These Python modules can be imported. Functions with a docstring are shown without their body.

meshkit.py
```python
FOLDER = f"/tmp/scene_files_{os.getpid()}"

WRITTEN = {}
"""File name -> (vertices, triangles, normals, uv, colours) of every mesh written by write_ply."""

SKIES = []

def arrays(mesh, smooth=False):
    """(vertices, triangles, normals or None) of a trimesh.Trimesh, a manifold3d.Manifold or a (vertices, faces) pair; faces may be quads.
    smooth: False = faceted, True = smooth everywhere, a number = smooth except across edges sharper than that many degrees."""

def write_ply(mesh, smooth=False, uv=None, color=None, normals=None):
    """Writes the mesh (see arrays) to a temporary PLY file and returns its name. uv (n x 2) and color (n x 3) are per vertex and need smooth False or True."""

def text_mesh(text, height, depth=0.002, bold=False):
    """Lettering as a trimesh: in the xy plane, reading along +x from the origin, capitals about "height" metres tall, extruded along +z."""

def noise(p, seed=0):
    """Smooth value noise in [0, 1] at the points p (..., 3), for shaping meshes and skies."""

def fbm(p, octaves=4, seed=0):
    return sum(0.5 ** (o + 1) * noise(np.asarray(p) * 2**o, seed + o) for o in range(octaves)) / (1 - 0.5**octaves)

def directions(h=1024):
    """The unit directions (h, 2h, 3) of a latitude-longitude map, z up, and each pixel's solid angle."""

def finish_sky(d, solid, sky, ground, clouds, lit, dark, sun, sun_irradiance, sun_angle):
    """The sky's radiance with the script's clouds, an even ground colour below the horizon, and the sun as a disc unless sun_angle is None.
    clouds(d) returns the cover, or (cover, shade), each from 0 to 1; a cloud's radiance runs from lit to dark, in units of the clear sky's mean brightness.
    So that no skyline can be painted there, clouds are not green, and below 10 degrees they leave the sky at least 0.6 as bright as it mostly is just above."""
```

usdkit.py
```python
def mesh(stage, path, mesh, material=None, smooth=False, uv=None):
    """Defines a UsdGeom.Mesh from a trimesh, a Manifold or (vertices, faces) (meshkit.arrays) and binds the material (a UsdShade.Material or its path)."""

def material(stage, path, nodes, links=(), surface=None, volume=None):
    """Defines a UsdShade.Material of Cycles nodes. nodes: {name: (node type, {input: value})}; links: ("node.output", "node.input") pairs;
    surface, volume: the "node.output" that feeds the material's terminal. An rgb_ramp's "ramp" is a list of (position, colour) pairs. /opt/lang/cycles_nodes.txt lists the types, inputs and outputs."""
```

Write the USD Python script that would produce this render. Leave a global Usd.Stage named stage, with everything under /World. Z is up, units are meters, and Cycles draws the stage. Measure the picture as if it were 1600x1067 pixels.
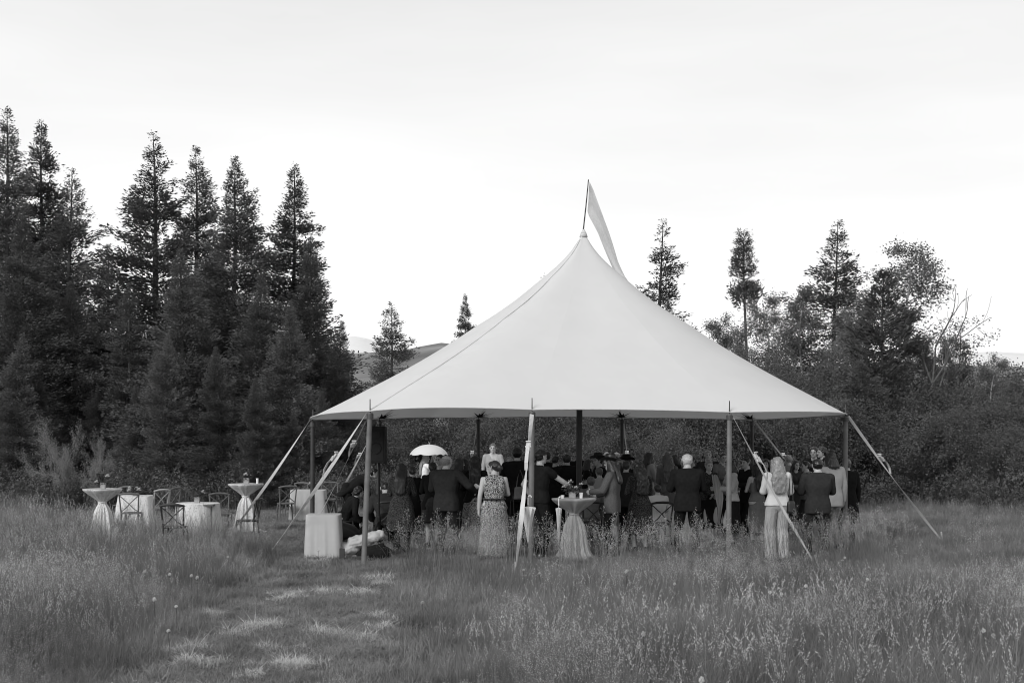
import math, random
import numpy as np, trimesh, manifold3d as m3, usdkit, meshkit
from scipy import sparse
from pxr import Usd, UsdGeom, UsdLux, UsdShade, Gf, Sdf, Vt

stage = Usd.Stage.CreateInMemory()
UsdGeom.SetStageUpAxis(stage, UsdGeom.Tokens.z)
UsdGeom.SetStageMetersPerUnit(stage, 1.0)
UsdGeom.Xform.Define(stage, '/World'); UsdGeom.Scope.Define(stage, '/World/Looks')
PI = math.pi

# ------------------------------------------------------------------ camera, sky, sun, exposure
EYE, FOC, HOR = 2.3, 1600 * 50 / 36.0, 670.0
cam = UsdGeom.Camera.Define(stage, '/World/camera')
cam.CreateFocalLengthAttr(50.0); cam.CreateHorizontalApertureAttr(36.0); cam.CreateVerticalApertureAttr(36.0 * 682 / 1024)
cam.CreateVerticalApertureOffsetAttr((HOR - 533.5) / 1600 * 36.0)
cam.CreateClippingRangeAttr(Gf.Vec2f(0.1, 60000))
cam.AddTranslateOp().Set(Gf.Vec3d(0, 0, EYE)); cam.AddRotateXOp().Set(90.0)
cam.CreateExposureAttr(0.74)
SUN_EL, SUN_AZ = math.radians(30), math.radians(-145)      # azimuth = atan2(x, y): from the left, a little behind the camera
dome = UsdLux.DomeLight.Define(stage, '/World/sky')
sky = usdkit.material(stage, '/World/Looks/overcast_sky', {
    'sky': ('sky_texture', {'sky_type': 'single_scattering', 'sun_disc': False, 'sun_elevation': SUN_EL, 'sun_rotation': SUN_AZ}),
    'bw': ('rgb_to_bw', {}), 'sc': ('math', {'math_type': 'multiply', 'value2': 0.6}),
    'tc': ('geometry', {}), 'mp': ('mapping', {'mapping_type': 'point', 'scale': (1.0, 1.0, 5.0)}),
    'nz': ('noise_texture', {'scale': 1.6, 'detail': 5, 'roughness': 0.5}),
    'rp': ('rgb_ramp', {'ramp': [(0.3, (8.8,) * 3), (0.7, (10.6,) * 3)]}),
    'sep': ('separate_xyz', {}), 'up': ('map_range', {'from_min': 0.08, 'from_max': 0.32, 'to_min': 0.645, 'to_max': 0.56}),
    'cl': ('math', {'math_type': 'multiply'}),
    'mx': ('mix_float', {'fac': 0.93}), 'bg': ('background_shader', {'strength': 0.1})},
    [('sky.color', 'bw.color'), ('bw.val', 'sc.value1'), ('tc.position', 'mp.vector'), ('mp.vector', 'nz.vector'), ('nz.fac', 'rp.fac'),
     ('tc.position', 'sep.vector'), ('sep.z', 'up.value'), ('rp.color', 'cl.value1'), ('up.result', 'cl.value2'),
     ('sc.value', 'mx.a'), ('cl.value', 'mx.b'), ('mx.result', 'bg.color')], surface='bg.background')
UsdShade.MaterialBindingAPI.Apply(dome.GetPrim()).Bind(sky)
dome.GetPrim().SetCustomDataByKey('kind', 'structure')
sun = UsdLux.DistantLight.Define(stage, '/World/sun')
sun.CreateNormalizeAttr(True); sun.CreateIntensityAttr(0.4); sun.CreateAngleAttr(25.0); sun.CreateColorAttr(Gf.Vec3f(1, 1, 1))
sun.AddRotateXYZOp().Set(Gf.Vec3f(math.degrees(PI / 2 - SUN_EL), 0, math.degrees(PI - SUN_AZ)))

# ------------------------------------------------------------------ helpers
def at(px, s, z=0.0):
    """A point of the place: s = pixels per metre at its distance."""
    return np.array([(px - 800) / s, FOC / s, z])
def gp(px, py):
    s = (py - HOR) / EYE
    return at(px, s)
count = {}
def numbered(parent, name):
    k = (parent, name); n = count.get(k, 0); count[k] = n + 1
    return f'{parent}/{name}' + (f'_{n:03d}' if n else '')
def tag(prim, label=None, cat=None, group=None, kind=None):
    for k, v in (('label', label), ('category', cat), ('group', group), ('kind', kind)):
        if v: prim.SetCustomDataByKey(k, v)
    return prim
def thing(name, label=None, cat=None, loc=(0, 0, 0), rz=0, group=None, scale=None):
    x = UsdGeom.Xform.Define(stage, numbered('/World', name))
    x.AddTranslateOp().Set(Gf.Vec3d(*map(float, loc))); x.AddRotateZOp().Set(math.degrees(rz))
    if scale is not None: x.AddScaleOp().Set(Gf.Vec3f(*map(float, scale)))
    return tag(x.GetPrim(), label, cat, group)
def obj(name, mesh, mat, parent=None, smooth=False):
    p = str(parent.GetPath()) if parent is not None else '/World'
    return usdkit.mesh(stage, numbered(p, name), mesh, mat, smooth).GetPrim()
def proto(name):
    return stage.CreateClassPrim(f'/World/{name}')
def copy_of(src, name, label, cat, loc, rz=0, group=None, scale=None):
    t = thing(name, label, cat, loc, rz, group, scale)
    t.GetReferences().AddInternalReference(src.GetPath()); t.SetInstanceable(True)
    return t
def cat_(ms):
    v, f, n = [], [], 0
    for a, b in ms:
        a, b = np.asarray(a, float), np.asarray(b, int)
        if b.shape[1] == 4: b = np.vstack([b[:, [0, 1, 2]], b[:, [0, 2, 3]]])
        v.append(a); f.append(b + n); n += len(a)
    return np.vstack(v), np.vstack(f)
def box(c, size, R=None):
    b = trimesh.creation.box(size); v = np.array(b.vertices)
    if R is not None: v = v @ np.asarray(R).T
    return v + np.asarray(c, float), np.array(b.faces)
def rotz(a):
    c, s = math.cos(a), math.sin(a); return np.array([[c, -s, 0], [s, c, 0], [0, 0, 1.0]])
def rotx(a):
    c, s = math.cos(a), math.sin(a); return np.array([[1.0, 0, 0], [0, c, -s], [0, s, c]])
def roty(a):
    c, s = math.cos(a), math.sin(a); return np.array([[c, 0, s], [0, 1.0, 0], [-s, 0, c]])
def frame(d):
    d = d / (np.linalg.norm(d) + 1e-12)
    a = np.cross(d, [0, 0, 1.0]) if abs(d[2]) < 0.95 else np.cross(d, [1.0, 0, 0])
    a /= np.linalg.norm(a); return d, a, np.cross(a, d)
def tube(pts, radii, n=8, cap=True):
    pts = np.asarray(pts, float); radii = np.broadcast_to(np.asarray(radii, float), len(pts))
    th = np.arange(n) / n * 2 * PI; V = []
    for i, p in enumerate(pts):
        d, a, b = frame(pts[min(i + 1, len(pts) - 1)] - pts[max(i - 1, 0)])
        V.append(p + radii[i] * (np.cos(th)[:, None] * a + np.sin(th)[:, None] * b))
    k = len(pts); F = []
    for i in range(k - 1):
        for j in range(n):
            a0, a1, b0, b1 = i * n + j, i * n + (j + 1) % n, (i + 1) * n + j, (i + 1) * n + (j + 1) % n
            F += [(a0, b0, b1), (a0, b1, a1)]
    V = np.vstack(V)
    if cap:
        V = np.vstack([V, pts[0], pts[-1]]); c0, c1 = k * n, k * n + 1
        for j in range(n):
            F += [(c0, j, (j + 1) % n), (c1, (k - 1) * n + (j + 1) % n, (k - 1) * n + j)]
    return V, np.array(F)
def beam(p, q, w, t, up=(0, 0, 1)):
    """A flat bar from p to q, w wide, t thick."""
    p, q = np.asarray(p, float), np.asarray(q, float); d = q - p; L = np.linalg.norm(d); d /= L
    a = np.cross(d, up); a = a / (np.linalg.norm(a) + 1e-9); b = np.cross(a, d)
    return box((p + q) / 2, (w, L, t), np.stack([a, d, b], 1))
def lathe(prof, n=24, fold=None):
    """Revolved profile [(r, z)]; fold(theta, i) scales the radius."""
    th = np.arange(n) / n * 2 * PI; V = []; F = []
    for i, (r, z) in enumerate(prof):
        k = np.ones(n) if fold is None else fold(th, i)
        V.append(np.stack([r * k * np.cos(th), r * k * np.sin(th), np.full(n, z)], 1))
    m = len(prof)
    for i in range(m - 1):
        for j in range(n):
            a0, a1, b0, b1 = i * n + j, i * n + (j + 1) % n, (i + 1) * n + j, (i + 1) * n + (j + 1) % n
            F += [(a0, a1, b1), (a0, b1, b0)]
    V = np.vstack(V); c = len(V)
    V = np.vstack([V, [0, 0, prof[0][1]], [0, 0, prof[-1][1]]])
    for j in range(n):
        F += [(c, (j + 1) % n, j), (c + 1, (m - 1) * n + j, (m - 1) * n + (j + 1) % n)]
    return V, np.array(F)

def gray(name, v, rough=0.8, var=0.15, scale=6.0, spec=0.25, bump=0.0, bscale=120.0, sheen=0.0):
    N = {'g': ('geometry', {}), 'n': ('noise_texture', {'scale': scale, 'detail': 4}),
         'r': ('rgb_ramp', {'ramp': [(0.25, (v * (1 - var),) * 3), (0.75, (v * (1 + var),) * 3)]}),
         'p': ('principled_bsdf', {'roughness': rough, 'specular_ior_level': spec, 'sheen_weight': sheen})}
    L = [('g.position', 'n.vector'), ('n.fac', 'r.fac'), ('r.color', 'p.base_color')]
    if bump:
        N['n2'] = ('noise_texture', {'scale': bscale, 'detail': 3}); N['b'] = ('bump', {'strength': bump, 'distance': 0.01})
        L += [('g.position', 'n2.vector'), ('n2.fac', 'b.height'), ('b.normal', 'p.normal')]
    return usdkit.material(stage, '/World/Looks/' + name, N, L, surface='p.BSDF')
def leafy(name, lo, hi, trans=0.35, patch=0.0, pscale=0.35, rough=0.6, inst=0.22):
    """Foliage: each leaf or blade has a tone of its own; broad patches of the place grow paler or darker."""
    N = {'g': ('geometry', {}), 'r': ('rgb_ramp', {'ramp': [(0, (lo,) * 3), (1, (hi,) * 3)]}),
         'n': ('noise_texture', {'scale': pscale, 'detail': 3}), 'm': ('map_range', {'from_min': 0.32, 'from_max': 0.68, 'to_min': 1 - patch, 'to_max': 1 + patch}),
         'o': ('object_info', {}), 'om': ('map_range', {'to_min': 1 - inst, 'to_max': 1 + inst}), 'pm': ('math', {'math_type': 'multiply'}),
         'x': ('mix_color', {'blend_type': 'multiply', 'fac': 1.0, 'use_clamp': False}),
         'd': ('principled_bsdf', {'roughness': rough, 'specular_ior_level': 0.25}), 't': ('translucent_bsdf', {}), 's': ('mix_closure', {'fac': trans})}
    L = [('g.random_per_island', 'r.fac'), ('g.position', 'n.vector'), ('n.fac', 'm.value'), ('o.random', 'om.value'), ('m.result', 'pm.value1'), ('om.result', 'pm.value2'), ('r.color', 'x.a'), ('pm.value', 'x.b'),
         ('x.result', 'd.base_color'), ('x.result', 't.color'), ('d.BSDF', 's.closure1'), ('t.BSDF', 's.closure2')]
    return usdkit.material(stage, '/World/Looks/' + name, N, L, surface='s.closure')
def cloth_mat(name, v, trans=0.15, var=0.03, scale=3.0, weave=300.0):
    N = {'g': ('geometry', {}), 'n': ('noise_texture', {'scale': scale, 'detail': 4}), 'r': ('rgb_ramp', {'ramp': [(0.3, (v * (1 - var),) * 3), (0.7, (v * (1 + var),) * 3)]}),
         'n2': ('noise_texture', {'scale': weave, 'detail': 2}), 'b': ('bump', {'strength': 0.15, 'distance': 0.004}),
         'd': ('principled_bsdf', {'roughness': 0.85, 'specular_ior_level': 0.15}), 't': ('translucent_bsdf', {}), 's': ('mix_closure', {'fac': trans})}
    L = [('g.position', 'n.vector'), ('n.fac', 'r.fac'), ('g.position', 'n2.vector'), ('n2.fac', 'b.height'), ('b.normal', 'd.normal'),
         ('r.color', 'd.base_color'), ('r.color', 't.color'), ('d.BSDF', 's.closure1'), ('t.BSDF', 's.closure2')]
    return usdkit.material(stage, '/World/Looks/' + name, N, L, surface='s.closure')
def print_mat(name, lo, hi, scale=60.0, cut=0.5, kind='voronoi_texture'):
    """A printed or lace fabric: small light motifs on a darker ground."""
    out = 'v.distance' if kind == 'voronoi_texture' else 'v.fac'
    N = {'g': ('geometry', {}), 'v': (kind, {'scale': scale}), 'n': ('noise_texture', {'scale': scale * 0.6, 'detail': 3}),
         'a': ('math', {'math_type': 'multiply'}), 'r': ('rgb_ramp', {'ramp': [(cut * 0.55, (hi,) * 3), (cut * 0.9, (lo,) * 3)]}),
         'p': ('principled_bsdf', {'roughness': 0.8, 'specular_ior_level': 0.2})}
    L = [('g.position', 'v.vector'), ('g.position', 'n.vector'), (out, 'a.value1'), ('n.fac', 'a.value2'), ('a.value', 'r.fac'), ('r.color', 'p.base_color')]
    return usdkit.material(stage, '/World/Looks/' + name, N, L, surface='p.BSDF')

M = {}
M['black'] = gray('black_wool', 0.012, 0.9, 0.25, 20, 0.08)
M['charcoal'] = gray('charcoal_wool', 0.028, 0.9, 0.2, 20, 0.08, bump=0.1)
M['darkgrey'] = gray('dark_grey_wool', 0.04, 0.9, 0.2, 25, 0.08, bump=0.1)
M['grey'] = gray('mid_grey_cloth', 0.12, 0.85, 0.15, 20)
M['midgrey'] = gray('grey_tweed', 0.075, 0.9, 0.25, 60, bump=0.2)
M['lightgrey'] = gray('light_grey_cloth', 0.3, 0.85, 0.08, 12)
M['pale'] = gray('pale_cloth', 0.5, 0.8, 0.05, 8)
M['white'] = gray('white_cloth', 0.75, 0.8, 0.04, 8)
M['linen'] = gray('pale_linen', 0.36, 0.85, 0.08, 30)
M['skin'] = gray('skin', 0.39, 0.5, 0.06, 40, 0.35)
M['skin2'] = gray('tanned_skin', 0.3, 0.5, 0.06, 40, 0.35)
M['hblack'] = gray('black_hair', 0.008, 0.4, 0.3, 80, 0.5)
M['hbrown'] = gray('brown_hair', 0.025, 0.45, 0.4, 80, 0.5)
M['hlight'] = gray('light_brown_hair', 0.085, 0.45, 0.4, 80, 0.5)
M['hblond'] = gray('blond_hair', 0.2, 0.45, 0.35, 70, 0.5)
M['hgrey'] = gray('grey_hair', 0.22, 0.5, 0.3, 90, 0.4)
M['hwhite'] = gray('white_hair', 0.48, 0.5, 0.15, 90, 0.4)
M['eye'] = gray('dark_eye', 0.01, 0.2, 0, 1, 0.5)
M['lip'] = gray('lip', 0.13, 0.5, 0, 1, 0.4)
M['leather'] = gray('black_leather', 0.015, 0.35, 0.2, 30, 0.5)
M['print'] = print_mat('floral_print', 0.02, 0.38, 75, 0.33)
M['print2'] = print_mat('fine_dark_print', 0.012, 0.09, 80, 0.26)
M['print3'] = print_mat('grey_print', 0.05, 0.22, 50, 0.4)
M['lace'] = print_mat('lace_cloth', 0.3, 0.6, 45, 0.55)
M['sail'] = cloth_mat('sailcloth', 0.63, 0.14, 0.02, 1.5)
M['sheet'] = cloth_mat('table_linen', 0.44, 0.1, 0.05, 5)
M['drape'] = cloth_mat('sheer_table_linen', 0.4, 0.2, 0.1, 6)
M['flag'] = cloth_mat('pennant_cloth', 0.72, 0.45, 0.03, 4)
M['umbrella'] = cloth_mat('umbrella_cloth', 0.72, 0.25, 0.02, 4)
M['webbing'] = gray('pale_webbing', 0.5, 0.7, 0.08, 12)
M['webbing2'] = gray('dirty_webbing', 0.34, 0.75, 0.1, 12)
M['steel'] = gray('galvanised_steel', 0.45, 0.4, 0.2, 40, 0.6)
M['iron'] = gray('dark_steel', 0.05, 0.5, 0.3, 30, 0.5)
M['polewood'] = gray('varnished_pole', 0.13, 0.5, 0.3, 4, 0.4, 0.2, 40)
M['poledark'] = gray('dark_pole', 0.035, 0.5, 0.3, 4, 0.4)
M['chairwood'] = gray('oak_chair', 0.1, 0.6, 0.25, 15, 0.3, 0.15, 60)
M['chairdark'] = gray('dark_chair', 0.022, 0.5, 0.25, 15, 0.4)
M['plastic'] = gray('black_plastic', 0.008, 0.5, 0.15, 40, 0.2, 0.15, 300)
M['mesh'] = gray('speaker_grille', 0.011, 0.7, 0.4, 200, 0.2, 0.4, 400)
M['pot'] = gray('flower_pot', 0.3, 0.7, 0.15, 30)
M['petal'] = gray('pale_petal', 0.62, 0.7, 0.1, 30)
M['petal2'] = gray('dark_petal', 0.1, 0.7, 0.2, 30)
M['bark'] = gray('conifer_bark', 0.06, 0.9, 0.4, 12, 0.1, 0.6, 25)
M['twig'] = gray('dead_twig', 0.1, 0.9, 0.3, 12, 0.1)
M['palebark'] = gray('pale_bark', 0.28, 0.8, 0.5, 5, 0.1, 0.3, 20)
M['needles'] = leafy('fir_needles', 0.1, 0.3, 0.2)
M['needles2'] = leafy('pine_needles', 0.075, 0.2, 0.12)
M['aspenleaf'] = leafy('aspen_leaf', 0.14, 0.31, 0.3)
M['youngleaf'] = leafy('young_leaf', 0.2, 0.42, 0.3)
M['bushleaf'] = leafy('willow_leaf', 0.09, 0.22, 0.25)
M['stemleaf'] = leafy('stem_leaf', 0.06, 0.14, 0.2)
M['meadow'] = leafy('meadow_grass', 0.18, 0.88, 0.3, 0.35)
M['seed'] = leafy('seed_head', 0.42, 0.7, 0.25, 0.25)
M['lawn'] = leafy('mown_grass', 0.2, 0.54, 0.25, 0.3, 0.9)
M['straw'] = leafy('mown_straw', 0.5, 0.75, 0.2, 0.1, 0.9)
M['puff'] = leafy('seed_puff', 0.6, 0.8, 0.4)

def ground_mat(name, lo, hi, s1, s2):
    return usdkit.material(stage, '/World/Looks/' + name, {'g': ('geometry', {}), 'n': ('noise_texture', {'scale': s1, 'detail': 8, 'roughness': 0.65}),
        'n2': ('noise_texture', {'scale': s2, 'detail': 5}), 'a': ('math', {'math_type': 'multiply'}),
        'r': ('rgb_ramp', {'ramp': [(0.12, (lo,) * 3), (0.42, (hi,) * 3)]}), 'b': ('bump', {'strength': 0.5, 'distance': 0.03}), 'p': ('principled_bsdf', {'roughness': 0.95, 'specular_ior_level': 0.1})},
        [('g.position', 'n.vector'), ('g.position', 'n2.vector'), ('n.fac', 'a.value1'), ('n2.fac', 'a.value2'), ('a.value', 'r.fac'), ('n.fac', 'b.height'), ('b.normal', 'p.normal'), ('r.color', 'p.base_color')], surface='p.BSDF')
M['soil'] = ground_mat('meadow_soil', 0.09, 0.2, 18, 0.7)
M['hill'] = ground_mat('hill_pasture', 0.09, 0.26, 0.02, 0.008)
M['hazepale'] = ground_mat('far_mountain', 0.66, 0.78, 0.002, 0.0007)  # near-white base colour stands in for distant haze; no air volume is built

# ------------------------------------------------------------------ ground, hills
rng = np.random.default_rng(5)
def sheet(xs, ys, zf, mat, name):
    X, Y = np.meshgrid(xs, ys); Z = zf(X, Y); V = np.stack([X, Y, Z], -1).reshape(-1, 3)
    nx = len(xs); i = (np.arange(len(ys) - 1)[:, None] * nx + np.arange(nx - 1)[None]).ravel()
    return tag(obj(name, (V, np.stack([i, i + 1, i + nx + 1, i + nx], 1)), mat, smooth=True), kind='structure')
def zig(a, b, n): return a + (b - a) * (np.linspace(0, 1, n))
gx = np.concatenate([[-9000, -4000, -1500, -500, -200], zig(-100, 100, 60), [200, 500, 1500, 4000, 9000]])
gy = np.concatenate([[-3000, -800, -200, -60], zig(-20, 90, 60), [150, 300, 700, 1500, 4000, 9000]])
sheet(gx, gy, lambda X, Y: np.zeros_like(X), M['soil'], 'ground')
def range_(name, prof, D, depth, mat, rough, nseed, x0=-1400, x1=3000):
    """A ridge of hills: prof [(px, py)] is the skyline, D its distance."""
    px = np.linspace(x0, x1, 260); sk = np.interp(px, *zip(*prof))
    rows = []; K = 26
    for k in range(K):
        t = k / (K - 1); d = D - depth * (1 - min(t / 0.8, 1)) + (t > 0.8) * depth * (t - 0.8) * 4
        h = (EYE + (HOR - sk) * D / FOC) * (math.sin(min(t / 0.8, 1) * PI / 2) ** 1.3 if t <= 0.8 else 1 - (t - 0.8) * 4)
        p = np.stack([(px - 800) / FOC * d, np.full_like(px, d), h], 1)
        p[:, 2] += (meshkit.fbm(p * [rough, rough, 0] + nseed, 5) - 0.5) * h * 0.22 * (0.3 + abs(0.8 - t)) - 1.0
        rows.append(p)
    V = np.vstack(rows); n = len(px); i = (np.arange(K - 1)[:, None] * n + np.arange(n - 1)[None]).ravel()
    tag(obj(name, (V, np.stack([i, i + 1, i + n + 1, i + n], 1)), mat, smooth=True), kind='structure')
range_('hills', [(-1400, 560), (300, 560), (480, 562), (560, 559), (625, 556), (660, 548), (690, 543), (720, 546), (800, 560), (1000, 575), (1400, 576), (1530, 572), (1560, 570), (1600, 574), (1750, 575), (3000, 560)], 1000, 600, M['hill'], 0.006, 3.0)
range_('mountains', [(-1400, 510), (300, 520), (480, 515), (520, 534), (548, 526), (575, 531), (610, 541), (650, 549), (760, 552), (1200, 550), (1400, 560), (1500, 553), (1545, 549), (1590, 552), (1700, 556), (3000, 550)], 7000, 2500, M['hazepale'], 0.0012, 9.0)

# ------------------------------------------------------------------ trees
def cards(P, D, S, L, W, rs):
    """Kite-shaped leaves: base P, direction D, side S, length L, width W."""
    n = len(P); L = np.broadcast_to(L, n)[:, None]; W = np.broadcast_to(W, n)[:, None]
    nrm = np.cross(D, S)
    V = np.stack([P, P + D * L * 0.45 + S * W / 2 + nrm * W * 0.15, P + D * L, P + D * L * 0.45 - S * W / 2 + nrm * W * 0.15], 1).reshape(-1, 3)
    i = np.arange(n) * 4
    return V, np.vstack([np.stack([i, i + 1, i + 2], 1), np.stack([i, i + 2, i + 3], 1)])
def unit(v): return v / (np.linalg.norm(v, axis=-1, keepdims=True) + 1e-9)
def conifer(seed, H=12.0, R=2.1, dens=1.0, clear=0.0, sparse_=0.0, up=0.6, power=0.95, card=0.135, tuft=False):
    rs = np.random.default_rng(seed); sticks, CP, CD, CS, CL = [], [], [], [], []
    lean = rs.normal(0, 0.012, 2)
    tz = np.linspace(0, H, 14); tp = np.stack([lean[0] * tz + 0.03 * np.sin(tz * 0.9 + seed), lean[1] * tz + 0.03 * np.cos(tz * 0.8), tz], 1)
    trunk = tube(tp, 0.012 * H * (1 - tz / H) ** 0.9 + 0.006, 8)
    nb = int(36 * H * dens); us = np.sort(rs.random(nb) ** 0.95) * (1 - clear) + clear; az = rs.random(nb) * 2 * PI
    sector = 1 + 0.22 * np.sin(3 * az + 7 * us * 3.1 + seed) + 0.2 * np.sin(az + us * 9 + seed) + np.where(rs.random(nb) < 0.10, 0.35, 0)
    for u, a, sc in zip(us, az, sector):
        if rs.random() < sparse_ * (0.4 + 0.6 * u): continue
        L = R * max(1 - u, 0.0) ** power * sc * rs.uniform(0.6, 1.15) * (1 - 0.18 * max(0, (u - 0.75) / 0.25)) + 0.03 + 0.1 * min(1, (1 - u) * 5)
        if u < 0.12: L *= rs.uniform(0.5, 1.0)
        el = (-0.35 + up * 0.9 * u + (u > 0.88) * 0.5 * (u - 0.88) / 0.12 + rs.normal(0, 0.2))
        base = np.array([np.interp(u * H, tz, tp[:, 0]), np.interp(u * H, tz, tp[:, 1]), u * H])
        hd = np.array([math.cos(a), math.sin(a), 0]); t = np.linspace(0, 1, 5)
        curve = base + np.outer(t * L * math.cos(el), hd); curve[:, 2] += t * L * math.sin(el) + 0.22 * L * t ** 2.2
        if L > 0.35: sticks.append(tube(curve[:4], np.linspace(0.012 + 0.008 * L, 0.006, 4), 3, False))
        n = max(int((L + .1) * 88 * (1 if not tuft else 0.9)), 8); tt = rs.random(n) ** (0.75 if not tuft else 0.4); tt = 0.1 + 0.9 * tt if u > 0.05 else 0.25 + 0.75 * tt
        side = np.array([-hd[1], hd[0], 0]); lat = rs.normal(0, 1, n) * (0.16 * L * (1.05 - tt) + 0.03 + 0.05 * min(1, L))
        c = np.stack([np.interp(tt, t, curve[:, k]) for k in range(3)], 1)
        P = c + lat[:, None] * side; P[:, 2] -= 0.25 * abs(lat) + rs.random(n) * (0.10 + 0.15 * L) - 0.03; P += rs.normal(0, 0.035, (n, 3))
        D = unit(hd * rs.uniform(0.5, 1.1, (n, 1)) + side * (np.sign(lat) * rs.uniform(0.1, 1.0, n))[:, None] + np.array([0, 0, 1.0]) * rs.normal(0.12 + 0.3 * u if not tuft else 0.4, 0.35, (n, 1)))
        CP.append(P); CD.append(D); CS.append(unit(np.cross(D, rs.normal(0, 1, (n, 3))))); CL.append(card * rs.uniform(0.55, 1.25, n) * (0.6 + 0.4 * min(1, (1 - u) * 4)))
    P, D, S, L = map(np.concatenate, (CP, CD, CS, CL))
    return trunk, cat_(sticks), cards(P, D, S, L, L * 0.36, rs)
def limbs(rs, p, d, L, r, depth, sticks, tips, split=3, spread=0.55, wob=0.12, lift=0.1):
    n = 5; pts = [p]
    for k in range(n):
        d = unit(d + rs.normal(0, wob, 3) + np.array([0, 0, lift])); pts.append(pts[-1] + d * L / n)
    pts = np.array(pts); sticks.append(tube(pts, np.linspace(r, r * 0.55, n + 1), 6 if r > 0.03 else 3, False))
    if depth == 0: tips.append(pts[2:]); return
    if depth <= 1: tips.append(pts[3:])
    for k in range(split):
        i = rs.integers(2, n + 1); q = unit(d + rs.normal(0, spread, 3)); limbs(rs, pts[i], q, L * rs.uniform(0.55, 0.8), r * 0.5, depth - 1, sticks, tips, split, spread, wob, lift)
def leaves(rs, tips, per, sig, size):
    T = np.vstack(tips); n = len(T) * per; P = np.repeat(T, per, 0) + rs.normal(0, sig, (n, 3))
    D = unit(rs.normal(0, 1, (n, 3)) + [0, 0, -0.3]); S = unit(np.cross(D, rs.normal(0, 1, (n, 3)))); L = size * rs.uniform(0.6, 1.3, n)
    return cards(P, D, S, L, L * 0.75, rs)
def aspen(seed, H=8.0, per=3, size=0.07, nb=26, bare=0.25):
    rs = np.random.default_rng(seed); tz = np.linspace(0, H, 12); b = rs.normal(0, 0.05, (12, 2)).cumsum(0)
    tp = np.column_stack([b * np.clip(tz / H, 0, 1)[:, None] * 1.6, tz]); trunk = tube(tp, 0.011 * H * (1 - tz / H * 0.9) + 0.006, 7)
    sticks, tips = [], [tp[-2:]]
    for k in range(nb):
        u = bare + (1 - bare) * (k + rs.random()) / nb; a = rs.random() * 2 * PI
        p = np.array([np.interp(u * H, tz, tp[:, i]) for i in range(3)]); L = H * 0.22 * (1.12 - u) * rs.uniform(0.7, 1.3) + 0.2
        limbs(rs, p, unit(np.array([math.cos(a), math.sin(a), 0.7])), L, 0.012 + 0.004 * L, 2, sticks, tips, 3, 0.5, 0.15, 0.06)
    return trunk, cat_(sticks), leaves(rs, tips, per, 0.12, size)
def bush(seed, H=4.0, W=2.0, per=11, size=0.072, stems=9):
    rs = np.random.default_rng(seed); sticks, tips = [], []
    for k in range(stems):
        a = rs.random() * 2 * PI; r = rs.random() ** 0.5 * 0.5
        d = unit(np.array([math.cos(a) * r * W / H * 1.6, math.sin(a) * r * W / H * 1.6, 1.0]))
        limbs(rs, np.array([math.cos(a) * r * 0.6, math.sin(a) * r * 0.6, 0]), d, H * rs.uniform(0.35, 0.6), 0.03, 3, sticks, tips, 3, 0.5, 0.12, 0.05)
    T = np.vstack(tips)
    for k in range(60):                                                     # leafy low shoots
        a = rs.random() * 2 * PI; r = W * 0.7 * rs.random() ** 0.5; h = rs.uniform(0.2, 1.4)
        tips.append(np.array([[math.cos(a) * r, math.sin(a) * r, h * f] for f in (0.4, 0.7, 1.0)]))
    lv = leaves(rs, tips, per, 0.14, size); v = lv[0]; v[:, 2] = abs(v[:, 2])
    return cat_(sticks), lv
TREES = {}
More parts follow.
